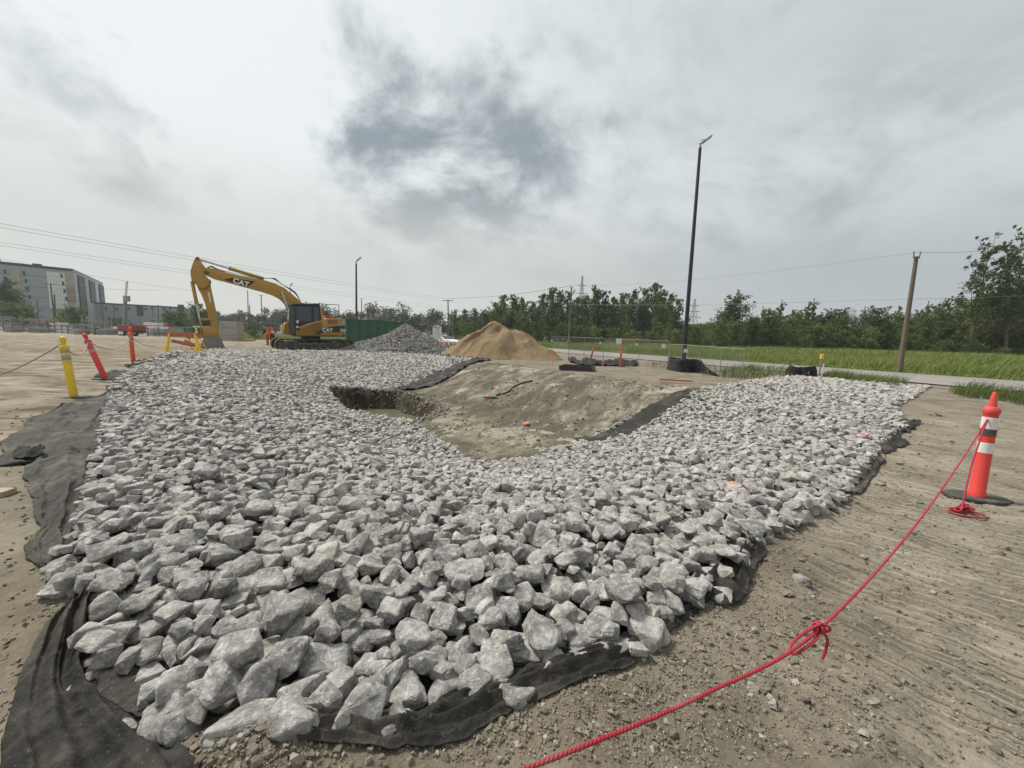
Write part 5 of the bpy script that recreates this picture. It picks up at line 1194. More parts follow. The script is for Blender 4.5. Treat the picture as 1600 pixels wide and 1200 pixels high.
# ------------------------------------------------------------------ workers
def person(name_label, px, py, facing, top, legs, lean, arm, h=1.76):
    c = at(px, py); c.z = .10; root = thing('person', name_label, 'person', c, facing)
    v = [(0,0,.95),(0,.0,1.15),(lean*.5,0,1.38),(lean*.75,0,1.50),(lean*.95,0,1.58),(lean,0,1.66),(lean+.01,0,1.74),
         (0,.10,.90),(.03,.11,.50),(-.03,.12,.10),(.10,.12,.05),(0,-.10,.90),(.10,-.11,.50),(.02,-.12,.10),(.15,-.12,.05),
         (lean*.6,.20,1.42),(lean*.5+.04,.25,1.14),(lean*.5+arm,.20,.95),(lean*.6,-.20,1.42),(lean*.5+.08,-.26,1.16),(lean*.5+arm+.10,-.18,1.0),(lean*.5+arm+.04,.19,.86),(lean*.5+arm+.15,-.17,.92)]
    r = [.15,.15,.17,.08,.062,.10,.085,.10,.072,.05,.045,.10,.072,.05,.045,.075,.055,.042,.075,.055,.042,.04,.04]
    e = [(0,1),(1,2),(2,3),(3,4),(4,5),(5,6),(0,7),(7,8),(8,9),(9,10),(0,11),(11,12),(12,13),(13,14),(2,15),(15,16),(16,17),(2,18),(18,19),(19,20),(17,21),(20,22)]
    k = h/1.76; v = [tuple(q*k for q in p) for p in v]
    me = bpy.data.meshes.new('body'); me.from_pydata(v, e, []); o = bpy.data.objects.new('body', me); COL.objects.link(o); o.parent = root
    md = o.modifiers.new('skin', 'SKIN'); sv = me.skin_vertices[0].data
    for i, q in enumerate(r): sv[i].radius = (q*k, q*k*(1.25 if i in (1, 2) else 1))
    sv[0].use_root = True; o.modifiers.new('smooth', 'SUBSURF').levels = 1; o.modifiers[-1].render_levels = 1
    dg = bpy.context.evaluated_depsgraph_get(); m2 = bpy.data.meshes.new_from_object(o.evaluated_get(dg)); o.modifiers.clear(); o.data = m2; m2.name = 'body'
    m2.materials.clear()
    for q in (top, legs, 'skin', 'navy', 'band'): m2.materials.append(M[q])
    for p in m2.polygons:
        z = p.center.z/k; ay = abs(p.center.y)/k; p.use_smooth = True
        p.material_index = 2 if z > 1.52 else (3 if z < .12 else (1 if z < .98 and ay < .19 else (2 if ay > .15 and z < .95 else (3 if ay > .19 else (4 if 1.12 < z < 1.18 else 0)))))
    hm = MB().lathe([(.125*k, 1.69*k), (.130*k, 1.72*k), (.115*k, 1.79*k), (.07*k, 1.84*k), (.01, 1.855*k)], 16, Matrix.Translation((lean*k, 0, 0))); hm.lathe([(.15*k, 1.688*k), (.15*k, 1.70*k)], 16, Matrix.Translation((lean*k+.03, 0, 0)))
    hm.build('hard_hat', M['navy'], root, world=False, smooth=True)
person('worker in an orange vest with dark sleeves and dark trousers, facing away beside the tracks', 426, 541, 2.6, 'hivis', 'navy', .05, .12)
person('worker in orange and red work clothes bending forward left of the one in the vest', 419, 541.5, 3.0, 'hivis', 'hivis_red', .12, .22, 1.7)

# ------------------------------------------------------------------ street furniture on the right
def light_pole(px, py, tx, ty, label, name='light_pole', rot=0.0, d=None, w=.215, head=1.0, m='lamp_black'):
    b = at(px, py) if d is None else at_d(px, d); b.z = 0; top = at_p(tx, ty, b.y); H = top.z; root = thing(name, label, 'street light', b)
    tp = Vector((top.x, b.y, H)); MB().tube([b, b.lerp(tp, .5), tp], [w/2, w*.43, w*.33], 12).build('pole', M[m], root, smooth=True)
    MB().box(b+Vector((0, 0, .12)), (w*2.0, w*2.0, .24), bev=.03).build('foot', M['concrete'], root)
    s = head; mt = M['galv']
    MB().tube([tp, tp+Vector((0, 0, .25*s))], .06*s, 10).build('tenon', mt, root, smooth=True)
    for sg in (0, 1):
        dv = Vector((math.cos(rot)*(.75 if sg == 0 else .45), math.sin(rot)+(.6 if sg else -.25), .55 if sg == 0 else .72)).normalized(); a = tp+Vector((0, 0, .22*s))
        hd = MB().bar(a+dv*.12*s, a+dv*.80*s, .26*s, .08*s).build('lamp_head', mt, root, bevel=.02); MB().bar(a+dv*.3*s-Vector((0, 0, .055*s)), a+dv*.75*s-Vector((0, 0, .055*s)), .22*s, .02*s).build('lens', M['band'], hd)
        if d: break
    return root, b, tp
lp, lb, lt = light_pole(1067, 577, 1094, 231, 'tall black lamp post rising from the fabric enclosure on the right', head=.75)
MB().box(lb+Vector((.02, -.125, zpx(1068, 548, lb.y))), (.22, .02, .18)).build('label_plate', M['white'], lp)
def silt_fence(label, base, top, seed):
    A = [at(px, py) for px, py in base]; B = []
    for a, (px, py) in zip(A, top): B.append(at_p(px, py, a.y))
    n = 60; a, _ = resample(A, n); b, _ = resample(B, n); zt = np.interp(np.linspace(0, 1, n), np.linspace(0, 1, len(B)), [q.z for q in B]); nv = 14; V = []
    for i in range(n):
        for j in range(nv):
            w = j/(nv-1); p = a[i]*(1-w)+b[i]*w; bulge = .12*math.sin(w*PI)*float(fbm(i*.12, w*1.5, 1, 3, seed)) + .03*float(fbm(i*.5, w*2, 1, 2, seed)); V.append((p[0]+bulge*.4, p[1]-bulge, zt[i]*w-.03*(1-w)))
    i = np.arange((n-1)*(nv-1)); r, c = i//(nv-1), i % (nv-1); k = r*nv+c
    c0 = A[len(A)//2]; root = thing('silt_fence', label, 'silt fence', c0)
    o = np_mesh('fabric', np.array(V)-np.array(c0), np.stack([k, k+nv, k+nv+1, k+1], 1), M['silt'], root, smooth=True); o.modifiers.new('t', 'SOLIDIFY').thickness = .01
    for q, t in list(zip(A, B))[:-1]: MB().bar(q+Vector((.02, .05, -.1)), t+Vector((.02, .05, .05)), .04).build('stake', M['wood'], root)
silt_fence('black fabric enclosure standing round the foot of the tall lamp post', [(1041,577),(1059,582),(1078,583),(1096,583),(1108,586),(1124,589)], [(1045,557),(1059,563),(1078,563),(1094,562),(1106,574),(1122,586)], 5)
silt_fence('low back wall of black fabric behind the lamp post foot', [(1043,574),(1060,572),(1090,573),(1100,580)], [(1046,557),(1062,560),(1088,561),(1096,563)], 8)
silt_fence('slumped black fabric fence beside the yellow topped marker on the right', [(1226,587),(1238,589),(1252,590),(1264,591),(1276,591)], [(1228,577),(1239,570),(1252,574),(1264,573),(1275,572)], 12)
def marker():
    b = at(1279, 591); b.z = 0; z = zpx(1281, 553, b.y); root = thing('marker_post', 'thin pale marker post with a yellow cap at the road edge', 'marker post', b)
    MB().tube([b, b+Vector((.03, 0, z-.2))], .035, 10).build('post', M['galv'], root, smooth=True); MB().box(b+Vector((.03, 0, z-.11)), (.13, .1, .22), bev=.02).build('cap', M['dyellow'], root)
    MB().tube([b+Vector((.12, 0, 0)), b+Vector((.16, 0, z-.42))], .02, 8).build('stay', M['white'], root, smooth=True)
marker()
def stake(px, py, ty, label, lean=0.0, m='stake'):
    b = at(px, py); b.z = 0; h = zpx(px, ty, b.y); tag(MB().bar(b-Vector((0, 0, .1)), b+Vector((lean, 0, h)), .045, .025).build('survey_stake', M[m]), label, 'stake', 'orange survey stakes')
stake(863, 571, 551, 'orange survey stake at the right foot of the sand heap'); stake(941, 577, 563, 'short orange survey stake in front of the crumpled fabric', .03); stake(1009, 587, 567, 'lone orange survey stake nearest the lamp post'); 
def loose_bits():
    a, b = at(1030, 596), at(1082, 599); a.z = b.z = .08; tag(MB().bar(a, b, .12, .05).build('timber_board', M['orange_wood']), 'orange tinted board lying on the soil left of the lamp post', 'board')
    a, b = at(905, 593), at(990, 582); 
    c = at(902, 579); c.z = .0; root = thing('plastic_tray', 'shallow black tray lying on the soil behind the basin', 'tray', c, -.35)
    MB().box((0, 0, .05), (1.35, .95, .04)).build('tray_floor', M['black'], root, world=False)
    for x, y, sx, sy in ((0, .5, 1.45, .06), (0, -.5, 1.45, .06), (.70, 0, .06, .94), (-.70, 0, .06, .94)): MB().box((x, y, .13), (sx, sy, .2)).build('rim', M['black'], root, world=False)
    # corrugated drain hose and a dropped tool on the bare slope
    def sl(px, py):
        z = -.5
        for _ in range(14): p = at(px, py, z); z = .5*z+.5*gz(p.x, p.y)
        return at(px, py, z)
    pts = [sl(832, 596), sl(815, 600), sl(802, 606), sl(797, 611), sl(790, 615), sl(782, 617), sl(776, 619)]
    tag(MB().tube(spline3([p+Vector((0, 0, .03)) for p in pts], 6), .032, 10).build('drain_hose', M['hose'], smooth=True), 'black hose snaking down the bare slope of the basin', 'hose')
    p = sl(768, 623); root = thing('hose_coupling', 'red and green coupling lying at the lower end of the black hose', 'coupling', p)
    MB().tube([p+Vector((-.30, 0, .04)), p+Vector((.02, .02, .05))], .035, 10).build('red_sleeve', M['red'], root, smooth=True); MB().tube([p+Vector((.02, .02, .05)), p+Vector((.20, 0, .04))], .05, 10).build('green_sleeve', M['green'], root, smooth=True); MB().tube([p+Vector((.20, 0, .04)), p+Vector((.28, 0, .04))], .035, 10).build('end_ring', M['galv'], root, smooth=True)
    c = atg(4, 776); tag(MB().box(c+Vector((-.06, 0, .03)), (.22, .10, .05), (0, 0, .1), bev=.008).build('timber_offcut', M['wood']), 'pale timber offcut lying on the soil at the left edge', 'board')
    # spray-painted marks on stones: small orange blazes are painted stones
    m = simple('spray_paint_stone', (.62, .20, .10), .85, var=.45, scale=30, grime=(.42, .40, .38), grime_amt=.8)
    for (px, py, z, s, lab) in [(1143, 757, .06, .07, 'stone sprayed with orange paint in the middle of the right apron'), (1352, 677, .1, .075, 'stone sprayed orange near the right end of the apron'), (1322, 668, .1, .06, 'small stone with an orange spot left of the other sprayed stone on the right'), (823, 661, -.93, .10, 'orange sprayed stone on the muddy basin floor')]:
        p = at(px, py, z); o = bpy.data.objects.new('stone', HIM[3].copy()); COL.objects.link(o); o.data.materials.clear(); o.data.materials.append(m); o.location = p; o.scale = (s, s*.7, s*.55); o.rotation_euler = (.1, .1, px); tag(o, lab, 'stone', 'orange sprayed stones')
loose_bits()

def mesh_fence(label, posts, seed):
    """temporary fence of wire panels: posts given as (x, base y, top y)"""
    A = []
    for px, by, ty in posts: b = at(px, by); b.z = 0; A.append((b, b+Vector((0, 0, zpx(px, ty, b.y)))))
    root = thing('wire_fence', label, 'fence', A[0][0], 0, 'temporary wire fences by the road')
    for b, t in A: MB().tube([b-Vector((0, 0, .05)), t], .017, 8).build('post', M['galv'], root, smooth=True)
    for (b0, t0), (b1, t1) in zip(A[:-1], A[1:]):
        MB().tube([t0, t1], .012, 8).build('top_rail', M['galv'], root, smooth=True)
        mb = MB(); u = b1-b0; L = u.length; u.normalize(); H = (t0.z+t1.z)/2-.05; sp = .10; k = -H
        while k < L:
            for sg in (1, -1):
                x0, x1 = (k, k+H) if sg > 0 else (k+H, k); z0, z1 = .03, H
                # clip to the panel
                def cl(xa, za, xb, zb):
                    if xa < 0: za += (zb-za)*(0-xa)/(xb-xa); xa = 0
                    if xa > L: za += (zb-za)*(L-xa)/(xb-xa); xa = L
                    return xa, za
                a = cl(x0, z0, x1, z1); b_ = cl(x1, z1, x0, z0)
                if abs(a[1]-b_[1]) > .04: mb.tube([b0+u*a[0]+Vector((0, 0, a[1])), b0+u*b_[0]+Vector((0, 0, b_[1]))], .0028, 3, caps=False)
            k += sp
        o = mb.build('chain_link', M['galv'], root); o['kind'] = 'stuff'
    return root, A
f1, A1 = mesh_fence('longer wire mesh fence between the sand heap and the lamp post', [(861,561,526),(888,562,526.5),(912,564,527.5),(942,567,528.5),(970,568,530),(997,570,531),(1043,575,533)], 1)
f2, A2 = mesh_fence('lower wire mesh fence right of the lamp post in front of the verge', [(1045,578,538),(1063,580,538.5),(1124,588,543),(1159,592,546)], 2)
for (px, py, k, w, lab) in [(967, 533, 4, .34, 'white paper notice hung on the wire fence above the red post'), (862, 532, 0, .10, 'small white tag at the left end post of the wire fence'), (938, 536, 3, .12, 'small white tag near the middle of the wire fence'), (995, 538, 5, .13, 'small white tag right of the paper notice on the fence'), (1037, 541, 6, .22, 'white tag at the right end of the wire fence')]:
    d = A1[k][0].y-.06; p = at_p(px, py, d); tag(MB().box((p.x, d, p.z), (w, .012, w*.95)).build('fence_notice', M['white']), lab, 'notice')

# ------------------------------------------------------------------ poles, wires, pylons
def wood_pole(name, label, b, tx, ty, r, arm=None, m='pole_wood', ins=2):
    top = at_p(tx, ty, b.y); H = top.z; root = thing(name, label, 'utility pole', b, 0, 'utility poles')
    MB().tube([b-Vector((0, 0, .2)), b.lerp(top, .5), top], [r, r*.85, r*.68], 12).build('pole', M[m], root, smooth=True)
    if arm:
        w, dz = arm; MB().box(top-Vector((0, 0, dz)), (w, .10, .12)).build('crossarm', M['pole_wood'], root)
        for s in (-1, 1): MB().tube([top+Vector((s*w*.45, 0, -dz)), top+Vector((s*w*.45, 0, .22-dz))], .05, 8).build('insulator', M['galv'], root, smooth=True)
    elif ins:
        for s in (-1, 1): MB().tube([top+Vector((s*.16, 0, -.1)), top+Vector((s*.2, 0, .30))], .04, 8).build('insulator', M['galv'], root, smooth=True)
    return top
ub = at(1405, 582); ub.z = 0
ut = wood_pole('utility_pole', 'tall leaning timber utility pole beyond the road on the right', ub, 1432, 401, .145)
p2b = at_d(889, 62); p2t = wood_pole('utility_pole', 'thin pale utility pole in front of the dark trees behind the wire fence', p2b, 893, 449, .16)
p3b = at_d(701, 82); p3t = wood_pole('utility_pole', 'utility pole with a short crossarm left of the sand heap', p3b, 700, 468, .16, (2.2, .25))
for (px, d, tx, ty, r, arm, lab) in [(86, 105, 79, 443, .20, (2.4, .2), 'dark utility pole with a crossarm in front of the grey building'), (86.5, 104, 85, 460, .2, None, 'shorter dark pole just right of the crossarm pole by the building'),
        (60, 120, 58, 468, .14, (1.5, .2), 'small utility pole at the left in front of the grey building'), (161, 118, 160, 474, .17, None, 'dark pole before the low wing of the grey building'), (179, 120, 178, 477, .12, None, 'thin dark pole left of the crane mast'),
        (248, 120, 247, 476, .16, (1.8, .4), 'pole with a crossarm right of the crane mast'), (388, 95, 387, 454, .13, None, 'dark pole seen under the excavator boom'), (391, 110, 390, 477, .18, None, 'short thick pole beside the pole under the boom'),
        (410, 90, 408, 462, .12, (.8, .0), 'thin pole with a small top bracket left of the excavator cab'), (565, 95, 565, 466, .13, None, 'thin grey pole right of the far lamp post'), (604, 130, 604, 478, .13, None, 'thin grey pole above the green container')]:
    wood_pole('utility_pole', lab, at_d(px, d), tx, ty, r, arm, ins=0)
light_pole(557, 0, 556.5, 412, 'distant dark lamp post rising above the green container', d=52, w=.30, head=1.15)
light_pole(455, 0, 453.5, 448, 'small distant lamp post seen over the excavator boom', d=110, w=.22, head=1.4)
def wire(p, q, sag, name_label, r=.02, m='wire', n=40):
    pts = [p.lerp(q, i/n)-Vector((0, 0, 4*sag*(i/n)*(1-i/n))) for i in range(n+1)]
    tag(MB().tube(pts, r, 5).build('power_line', M[m], smooth=True), name_label, 'power line', 'overhead power lines')
up = Vector((0, 0, .25)); rend = at_d(1760, 17.0, 0); rtop = at_p(1760, 376, 17.0)
wire(ut+up, p2t+up, .55, 'upper wire from the leaning timber pole to the thin pale pole', .011, 'white_wire'); wire(ut+up, rtop, .15, 'upper wire leaving the leaning timber pole to the right', .009)
lowa, lowb, lowc = at_p(1421, 467, ub.y), at_p(893, 475, 62), at_p(1760, 452, 17.0)
wire(lowa, lowb, .25, 'lower wire from the leaning timber pole across the tree tops', .011, 'white_wire'); wire(lowa, lowc, .1, 'lower wire leaving the leaning timber pole to the right', .009)
wire(p2t+up, p3t+up, .5, 'wire between the thin pale pole and the crossarm pole', .025); wire(lowb, at_p(700, 486, 82), .4, 'lower wire between the thin pale pole and the crossarm pole', .022)
def ptz(px, py, z):
    d = ray(px, py); t = (z-CAM_H)/d.z; return Vector((d.x*t, d.y*t, z))
for i, (ya, yb, zz, lab) in enumerate([(346, 467, 9.2, 'highest of the wires slanting down from the upper left'), (352, 471, 9.0, 'second wire slanting down from the upper left just under the highest'), (375, 480, 7.6, 'third wire slanting down from the left behind the boom'), (380, 484, 7.4, 'lowest of the wires slanting down from the left behind the boom')]):
    a = ptz(0, ya, zz); b = at_p(700 + (i % 2)*2, yb, 82); a2 = a + (a-b)*.25; wire(a2, b, .25, lab, .011 if i < 2 else .009)
wire(at_p(79, 444, 105), at_p(247, 453, 120), .5, 'far wire running right from the dark crossarm pole', .03)
wire(at_p(-30, 399, 108), at_p(300, 454, 140), .6, 'far wire passing in front of the building roof', .03)
def pylon(px, d, ty, label, w, lattice=True):
    b = at_d(px, d); H = zpx(px, ty, d); root = thing('transmission_tower', label, 'pylon', b, .3, 'transmission towers')
    mb = MB(); lv = [0, .2, .38, .53, .66, .77, .86, .93, 1.0]
    def half(q): return w*(.5*(1-q)**1.3+.04)
    for i in range(len(lv)-1):
        q0, q1 = lv[i], lv[i+1]; h0, h1 = half(q0), half(q1); c0 = [Vector((x*h0, y*h0, q0*H)) for x, y in ((-1,-1),(1,-1),(1,1),(-1,1))]; c1 = [Vector((x*h1, y*h1, q1*H)) for x, y in ((-1,-1),(1,-1),(1,1),(-1,1))]
        for k in range(4):
            mb.bar(c0[k], c1[k], .22); mb.bar(c0[k], c1[(k+1) % 4], .12); mb.bar(c0[(k+1) % 4], c1[k], .12); mb.bar(c1[k], c1[(k+1) % 4], .12)
    o = mb.build('lattice', M['galv'], root, world=False); o['kind'] = 'stuff'
    for q, l in ((.62, w*.75), (.74, w*.65), (.86, w*.5)): MB().bar((-l, 0, q*H), (l, 0, q*H), .5).build('crossarm', M['galv'], root, world=False)
pylon(1080, 300, 467, 'pale lattice transmission tower right of the tall lamp post', 9.0); pylon(905, 300, 431, 'top of a lattice transmission tower above the dark trees', 8.0)

# ------------------------------------------------------------------ buildings on the left
def building():
    d1, d0, d2 = 130.0, 119.0, 168.0
    c0, c1, c2 = at_d(-60, 113), at_d(122, d1), at_d(166, d2); H = zpx(122, 421.5, d1)
    root = thing('grey_building', 'large grey multi storey building with charcoal and brown panels at the far left', 'building', c1)
    u = (c1-c0); LU = u.length; u.normalize(); v = (c2-c1); LV = v.length; v.normalize(); nu = Vector((u.y, -u.x, 0)); nv = Vector((v.y, -v.x, 0))
    if nu.dot(c1) > 0: nu = -nu
    if nv.dot(c1) > 0: nv = -nv
    back = -nu
    def slab(a, b, z0, z1, n, out, th, name, m, par=None):
        q = [a+n*out, b+n*out, b+n*(out-th), a+n*(out-th)]; mb = MB(); mb.add([Vector((p.x, p.y, z0)) for p in q]+[Vector((p.x, p.y, z1)) for p in q], [(0,1,2,3),(4,5,6,7),(0,1,5,4),(1,2,6,5),(2,3,7,6),(3,0,4,7)]); return mb.build(name, M[m], par or root)
    far = c2 + v*2; b1 = c0 + back*40; 
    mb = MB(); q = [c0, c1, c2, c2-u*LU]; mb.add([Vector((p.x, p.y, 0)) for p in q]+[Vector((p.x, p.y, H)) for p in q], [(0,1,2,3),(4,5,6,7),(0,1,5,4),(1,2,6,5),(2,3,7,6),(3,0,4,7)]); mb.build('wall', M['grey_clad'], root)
    def fu(px):      # position along the front for a picture column
        d = ray(px, horizon(px)); A = np.array([[u.x, -d.x], [u.y, -d.y]]); return float(np.linalg.solve(A, np.array([-c0.x, -c0.y]))[0])
    def fv(px):
        d = ray(px, horizon(px)); A = np.array([[v.x, -d.x], [v.y, -d.y]]); return float(np.linalg.solve(A, np.array([-c1.x, -c1.y]))[0])
    def U(px): return c0+u*fu(px)
    def V(px): return c1+v*fv(px)
    def zu(px, py): p = U(px); return zpx(px, py, p.y)
    def zv(px, py): p = V(px); return zpx(px, py, p.y)
    e = (lambda px, py: (400-400) or (px/8, 400+py/8))
    def fp(x0, y0, x1, y1, name, m, out=.12):    # panel on the front, corners in the enlarged view
        a, b = U(x0/8), U(x1/8); return slab(a, b, zu(x0/8, 400+y1/8), zu((x0+x1)/16, 400+y0/8), nu, out, .3, name, m)
    slab(c0, c1, H-.5, H+.25, nu, .15, .5, 'parapet', 'dark_clad'); slab(c1, c2, H-.5, H+.25, nv, .15, .5, 'parapet', 'grey_clad')
    slab(U(480/8), U(600/8), H, H+1.0, nu, -3, 6, 'roof_plant', 'dark_clad'); slab(U(-20), U(66/8), H, H+1.6, nu, -2, 7, 'roof_plant', 'dark_clad')
    for (ya, yb) in ((150,240),(245,360),(365,440),(445,560)): fp(205, ya, 320, yb, 'facade_panel', 'beige_clad')
    wp = fp(650, 205, 870, 655, 'white_facade_panel', 'white', .15)
    for k in range(9): z = zu(95, 400+205/8)*(1-k/9)+zu(95, 400+650/8)*k/9; slab(U(652/8), U(868/8), z-.035, z+.035, nu, .165, .01, 'panel_joint', 'grey_clad', wp)
    for k in range(1, 6): a = U((650+220*k/6)/8); slab(a-u*.03, a+u*.03, zu(95, 400+650/8), zu(95, 400+210/8), nu, .163, .01, 'panel_joint', 'grey_clad', wp)
    for (ya, yb, m) in ((210,292,'beige_clad'),(300,380,'beige_clad'),(402,480,'brown_clad'),(500,575,'brown_clad')): fp(870, ya, 985, yb, 'facade_panel', m)
    for (cx, cy) in ((138,195),(150,297),(372,213),(385,312),(397,413),(407,513),(832,250),(842,345),(852,440),(862,537)):
        fr = fp(cx-14, cy-24, cx+14, cy+24, 'window', 'dark_clad', .2); a, b = U((cx-10)/8), U((cx+10)/8); slab(a, b, zu(cx/8, 400+(cy+19)/8), zu(cx/8, 400+(cy-19)/8), nu, .23, .05, 'pane', 'glass_blue', fr)
    for k in range(1, 6): z = H*k/6; slab(c0, c1, z-.05, z+.05, nu, .03, .06, 'cladding_joint', 'dark_clad')
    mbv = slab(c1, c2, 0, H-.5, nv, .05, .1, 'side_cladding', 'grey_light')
    for (xa, xb, yt, yb) in ((127.5,137.5,432,492),(144.5,152.5,439.5,474),(159,167,445.5,474)):
        a, b = V(xa), V(min(xb, 165.8)); slab(a, b, max(0, zv(xb, yb)), zv((xa+xb)/2, yt), nv, .4, .6, 'charcoal_panel', 'dark_clad')
    # low wing
    w0, w1 = at_d(126, 150), at_d(292, 168); hz_ = zpx(200, 475.5, 157); uw = (w1-w0).normalized(); nw = Vector((uw.y, -uw.x, 0)); nw = -nw if nw.dot(w0) > 0 else nw
    root2 = thing('low_grey_building', 'long low grey building wing behind the storage yard at the left', 'building', w0)
    def fw(px): d = ray(px, horizon(px)); A = np.array([[uw.x, -d.x], [uw.y, -d.y]]); return w0+uw*float(np.linalg.solve(A, np.array([-w0.x, -w0.y]))[0])
    def sw(x0, x1, y0, y1, out, name, m): a, b = fw(x0), fw(x1); return slab(a, b, max(0, zpx(x0, y1, a.y)), zpx((x0+x1)/2, y0, (a.y+b.y)/2), nw, out, .3, name, m, root2)
    mb = MB(); q = [w0, w1, w1-nw*30, w0-nw*30]; mb.add([Vector((p.x, p.y, 0)) for p in q]+[Vector((p.x, p.y, hz_)) for p in q], [(0,1,2,3),(4,5,6,7),(0,1,5,4),(1,2,6,5),(2,3,7,6),(3,0,4,7)]); mb.build('wall', M['grey_clad'], root2)
    slab(w0, w1, hz_-.3, hz_+.15, nw, .15, .5, 'parapet', 'dark_clad', root2)
    for a, b, c, d in ((216,226,477,493),(280,290,476,495)): sw(a, b, c, d, .3, 'charcoal_panel', 'dark_clad')
    for x in (185, 230, 258): sw(x-2, x+2, 481, 485, .2, 'red_panel', 'red')
    for x in (168, 204, 240, 268): f = sw(x-1.3, x+1.3, 480, 484, .2, 'window', 'glass_blue')
    for k in range(7): x = 140+20*k; sw(x, x+.4, 478, 497, .12, 'cladding_joint', 'dark_clad')
building()

# ------------------------------------------------------------------ storage yard
YD = 62.0
def yard():
    rr = random.Random(11)
    def base(px, d): p = at_d(px, d); p.z = 0; return p
    def rack(px, w, h, d, label, m='galv', load='steel', lv=3):
        b = base(px, d); s = d/F_PX; W_, H = w*s, h*s; root = thing('storage_rack', label, 'rack', b, rr.uniform(-.1, .1), 'steel racks in the storage yard')
        for x in (-.5, 0, .5):
            for y in (-.6, .6): MB().box((x*W_, y, H/2), (.12, .12, H)).build('upright', M[m], root, world=False)
        for k in range(lv):
            z = H*(k+.35)/lv
            for y in (-.6, .6): MB().box((0, y, z), (W_+.2, .1, .14)).build('beam', M[m], root, world=False)
            if rr.random() < .85: MB().box((rr.uniform(-.1, .1)*W_, 0, z+.22), (W_*rr.uniform(.6, .95), 1.0, rr.uniform(.18, .4)), bev=.01).build('stacked_load', M[rr.choice(['galv', 'wood', 'concrete', 'steel', 'white'])], root, world=False)
    def stack(px, w, h, d, m, label, n=4):
        b = base(px, d); s = d/F_PX; W_, H = w*s, h*s; root = thing('material_stack', label, 'stack', b, rr.uniform(-.15, .15))
        for k in range(n):
            MB().box((rr.uniform(-.06, .06)*W_, rr.uniform(-.1, .1), H*(k+.5)/n), (W_*rr.uniform(.85, 1), 1.3, H/n*.8), bev=.01).build('layer', M[m], root, world=False)
            for x in (-.35, .35): MB().box((x*W_, 0, H*k/n+.02), (.12, 1.3, H/n*.2)).build('bearer', M['wood'], root, world=False)
    rack(12, 26, 24, 60, 'pale steel rack at the far left edge of the yard'); rack(42, 24, 22, 62, 'second steel rack from the left edge of the yard')
    stack(30, 16, 12, 66, 'wood', 'pale timber stack behind the two racks at the left'); rack(68, 22, 21, 61, 'steel rack in front of the dark shrub below the building'); stack(58, 18, 8, 59, 'galv', 'flat bundle of steel in front of the left racks', 2)
    stack(92, 20, 16, 64, 'white', 'pale stacked panels left of the wire cage in the yard', 3); rack(112, 18, 14, 58, 'low steel rack just behind the yellow post'); rack(140, 30, 17, 58, 'wide steel rack behind the leaning red post')
    stack(126, 10, 8, 57, 'concrete', 'small block stack between the low racks', 2); stack(164, 16, 9, 58, 'galv', 'flat grey steel bundle left of the red trailer', 3); rack(152, 34, 27, 70, 'tall wire cage behind the low racks', lv=2)
    stack(180, 30, 10, 60, 'wood', 'long low timber pile left of the red trailer', 2); rack(252, 30, 14, 60, 'grey steel frame right of the red trailer'); stack(240, 20, 20, 66, 'white', 'heap of pale scaffold parts behind the red trailer', 4)
    stack(262, 14, 18, 68, 'red', 'reddish stack behind the grey frame in the yard', 3); stack(275, 14, 10, 62, 'concrete', 'grey block stack left of the skip'); stack(78, 14, 20, 72, 'wood', 'tall timber stack under the dark crossarm pole', 5)
    rack(215, 18, 20, 72, 'narrow rack right of the crane mast'); stack(20, 12, 10, 57, 'galv', 'small galvanised bundle in front of the left edge rack', 3)
    # red trailer
    b = base(206, 58); s = 58/F_PX; root = thing('flatbed_trailer', 'dark red trailer with pale wheels in the storage yard', 'trailer', b, -.1); L = 26*s
    MB().box((0, 0, 1.15), (L, 2.0, .9), bev=.03).build('box_body', M['red'], root, world=False); MB().box((0, 0, .62), (L*1.05, 1.6, .16)).build('chassis', M['black'], root, world=False); MB().bar((L/2, 0, .6), (L/2+1.2, 0, .5), .12).build('drawbar', M['black'], root, world=False)
    MB().box((L*.46, -1.02, 1.15), (.25, .06, .9)).build('red_post', M['hivis_red'], root, world=False)
    for x in (-.36, -.2):
        for y in (-.9, .9):
            w = MB().tube([(x*L, y-.12, .4), (x*L, y+.12, .4)], .4, 18).build('wheel', M['rubber'], root, world=False, smooth=True); MB().tube([(x*L, y-.14, .4), (x*L, y+.14, .4)], .23, 14).build('rim', M['white'], w, world=False, smooth=True)
    # green skip and white cabinet
    b = base(291, 58); root = thing('skip', 'grey green steel skip behind the excavator arm', 'skip', b, .05); s = 58/F_PX; L = 34*s
    MB().prism([(-L/2, .1), (L/2-.6, .1), (L/2, 1.5), (-L/2, 1.5)], lambda u, v, w: Vector((u, w, v)), -1, 1).build('tub', M['green'], root, world=False); MB().box((0, -1.03, 1.48), (L+.1, .1, .12)).build('rim', M['galv'], root, world=False)
    for k in range(5): MB().box((-L/2+L*(k+.5)/5.6, -1.04, .8), (.1, .08, 1.2)).build('rib', M['galv'], root, world=False)
    MB().box((-L*.2, -1.0, .95), (1.8, .1, .8)).build('side_panel', M['galv'], root, world=False)
    b = base(310, 60); root = thing('white_cabinet', 'white box cabinet on a stand seen behind the excavator arm', 'cabinet', b); MB().box((0, 0, 1.25), (.95, .8, 1.0), bev=.03).build('cabinet_box', M['white'], root, world=False)
    for x in (-.35, .35): MB().box((x, 0, .38), (.1, .6, .76)).build('leg', M['galv'], root, world=False)
    MB().box((.1, -.41, 1.3), (.45, .03, .6)).build('hatch', M['red'], root, world=False)
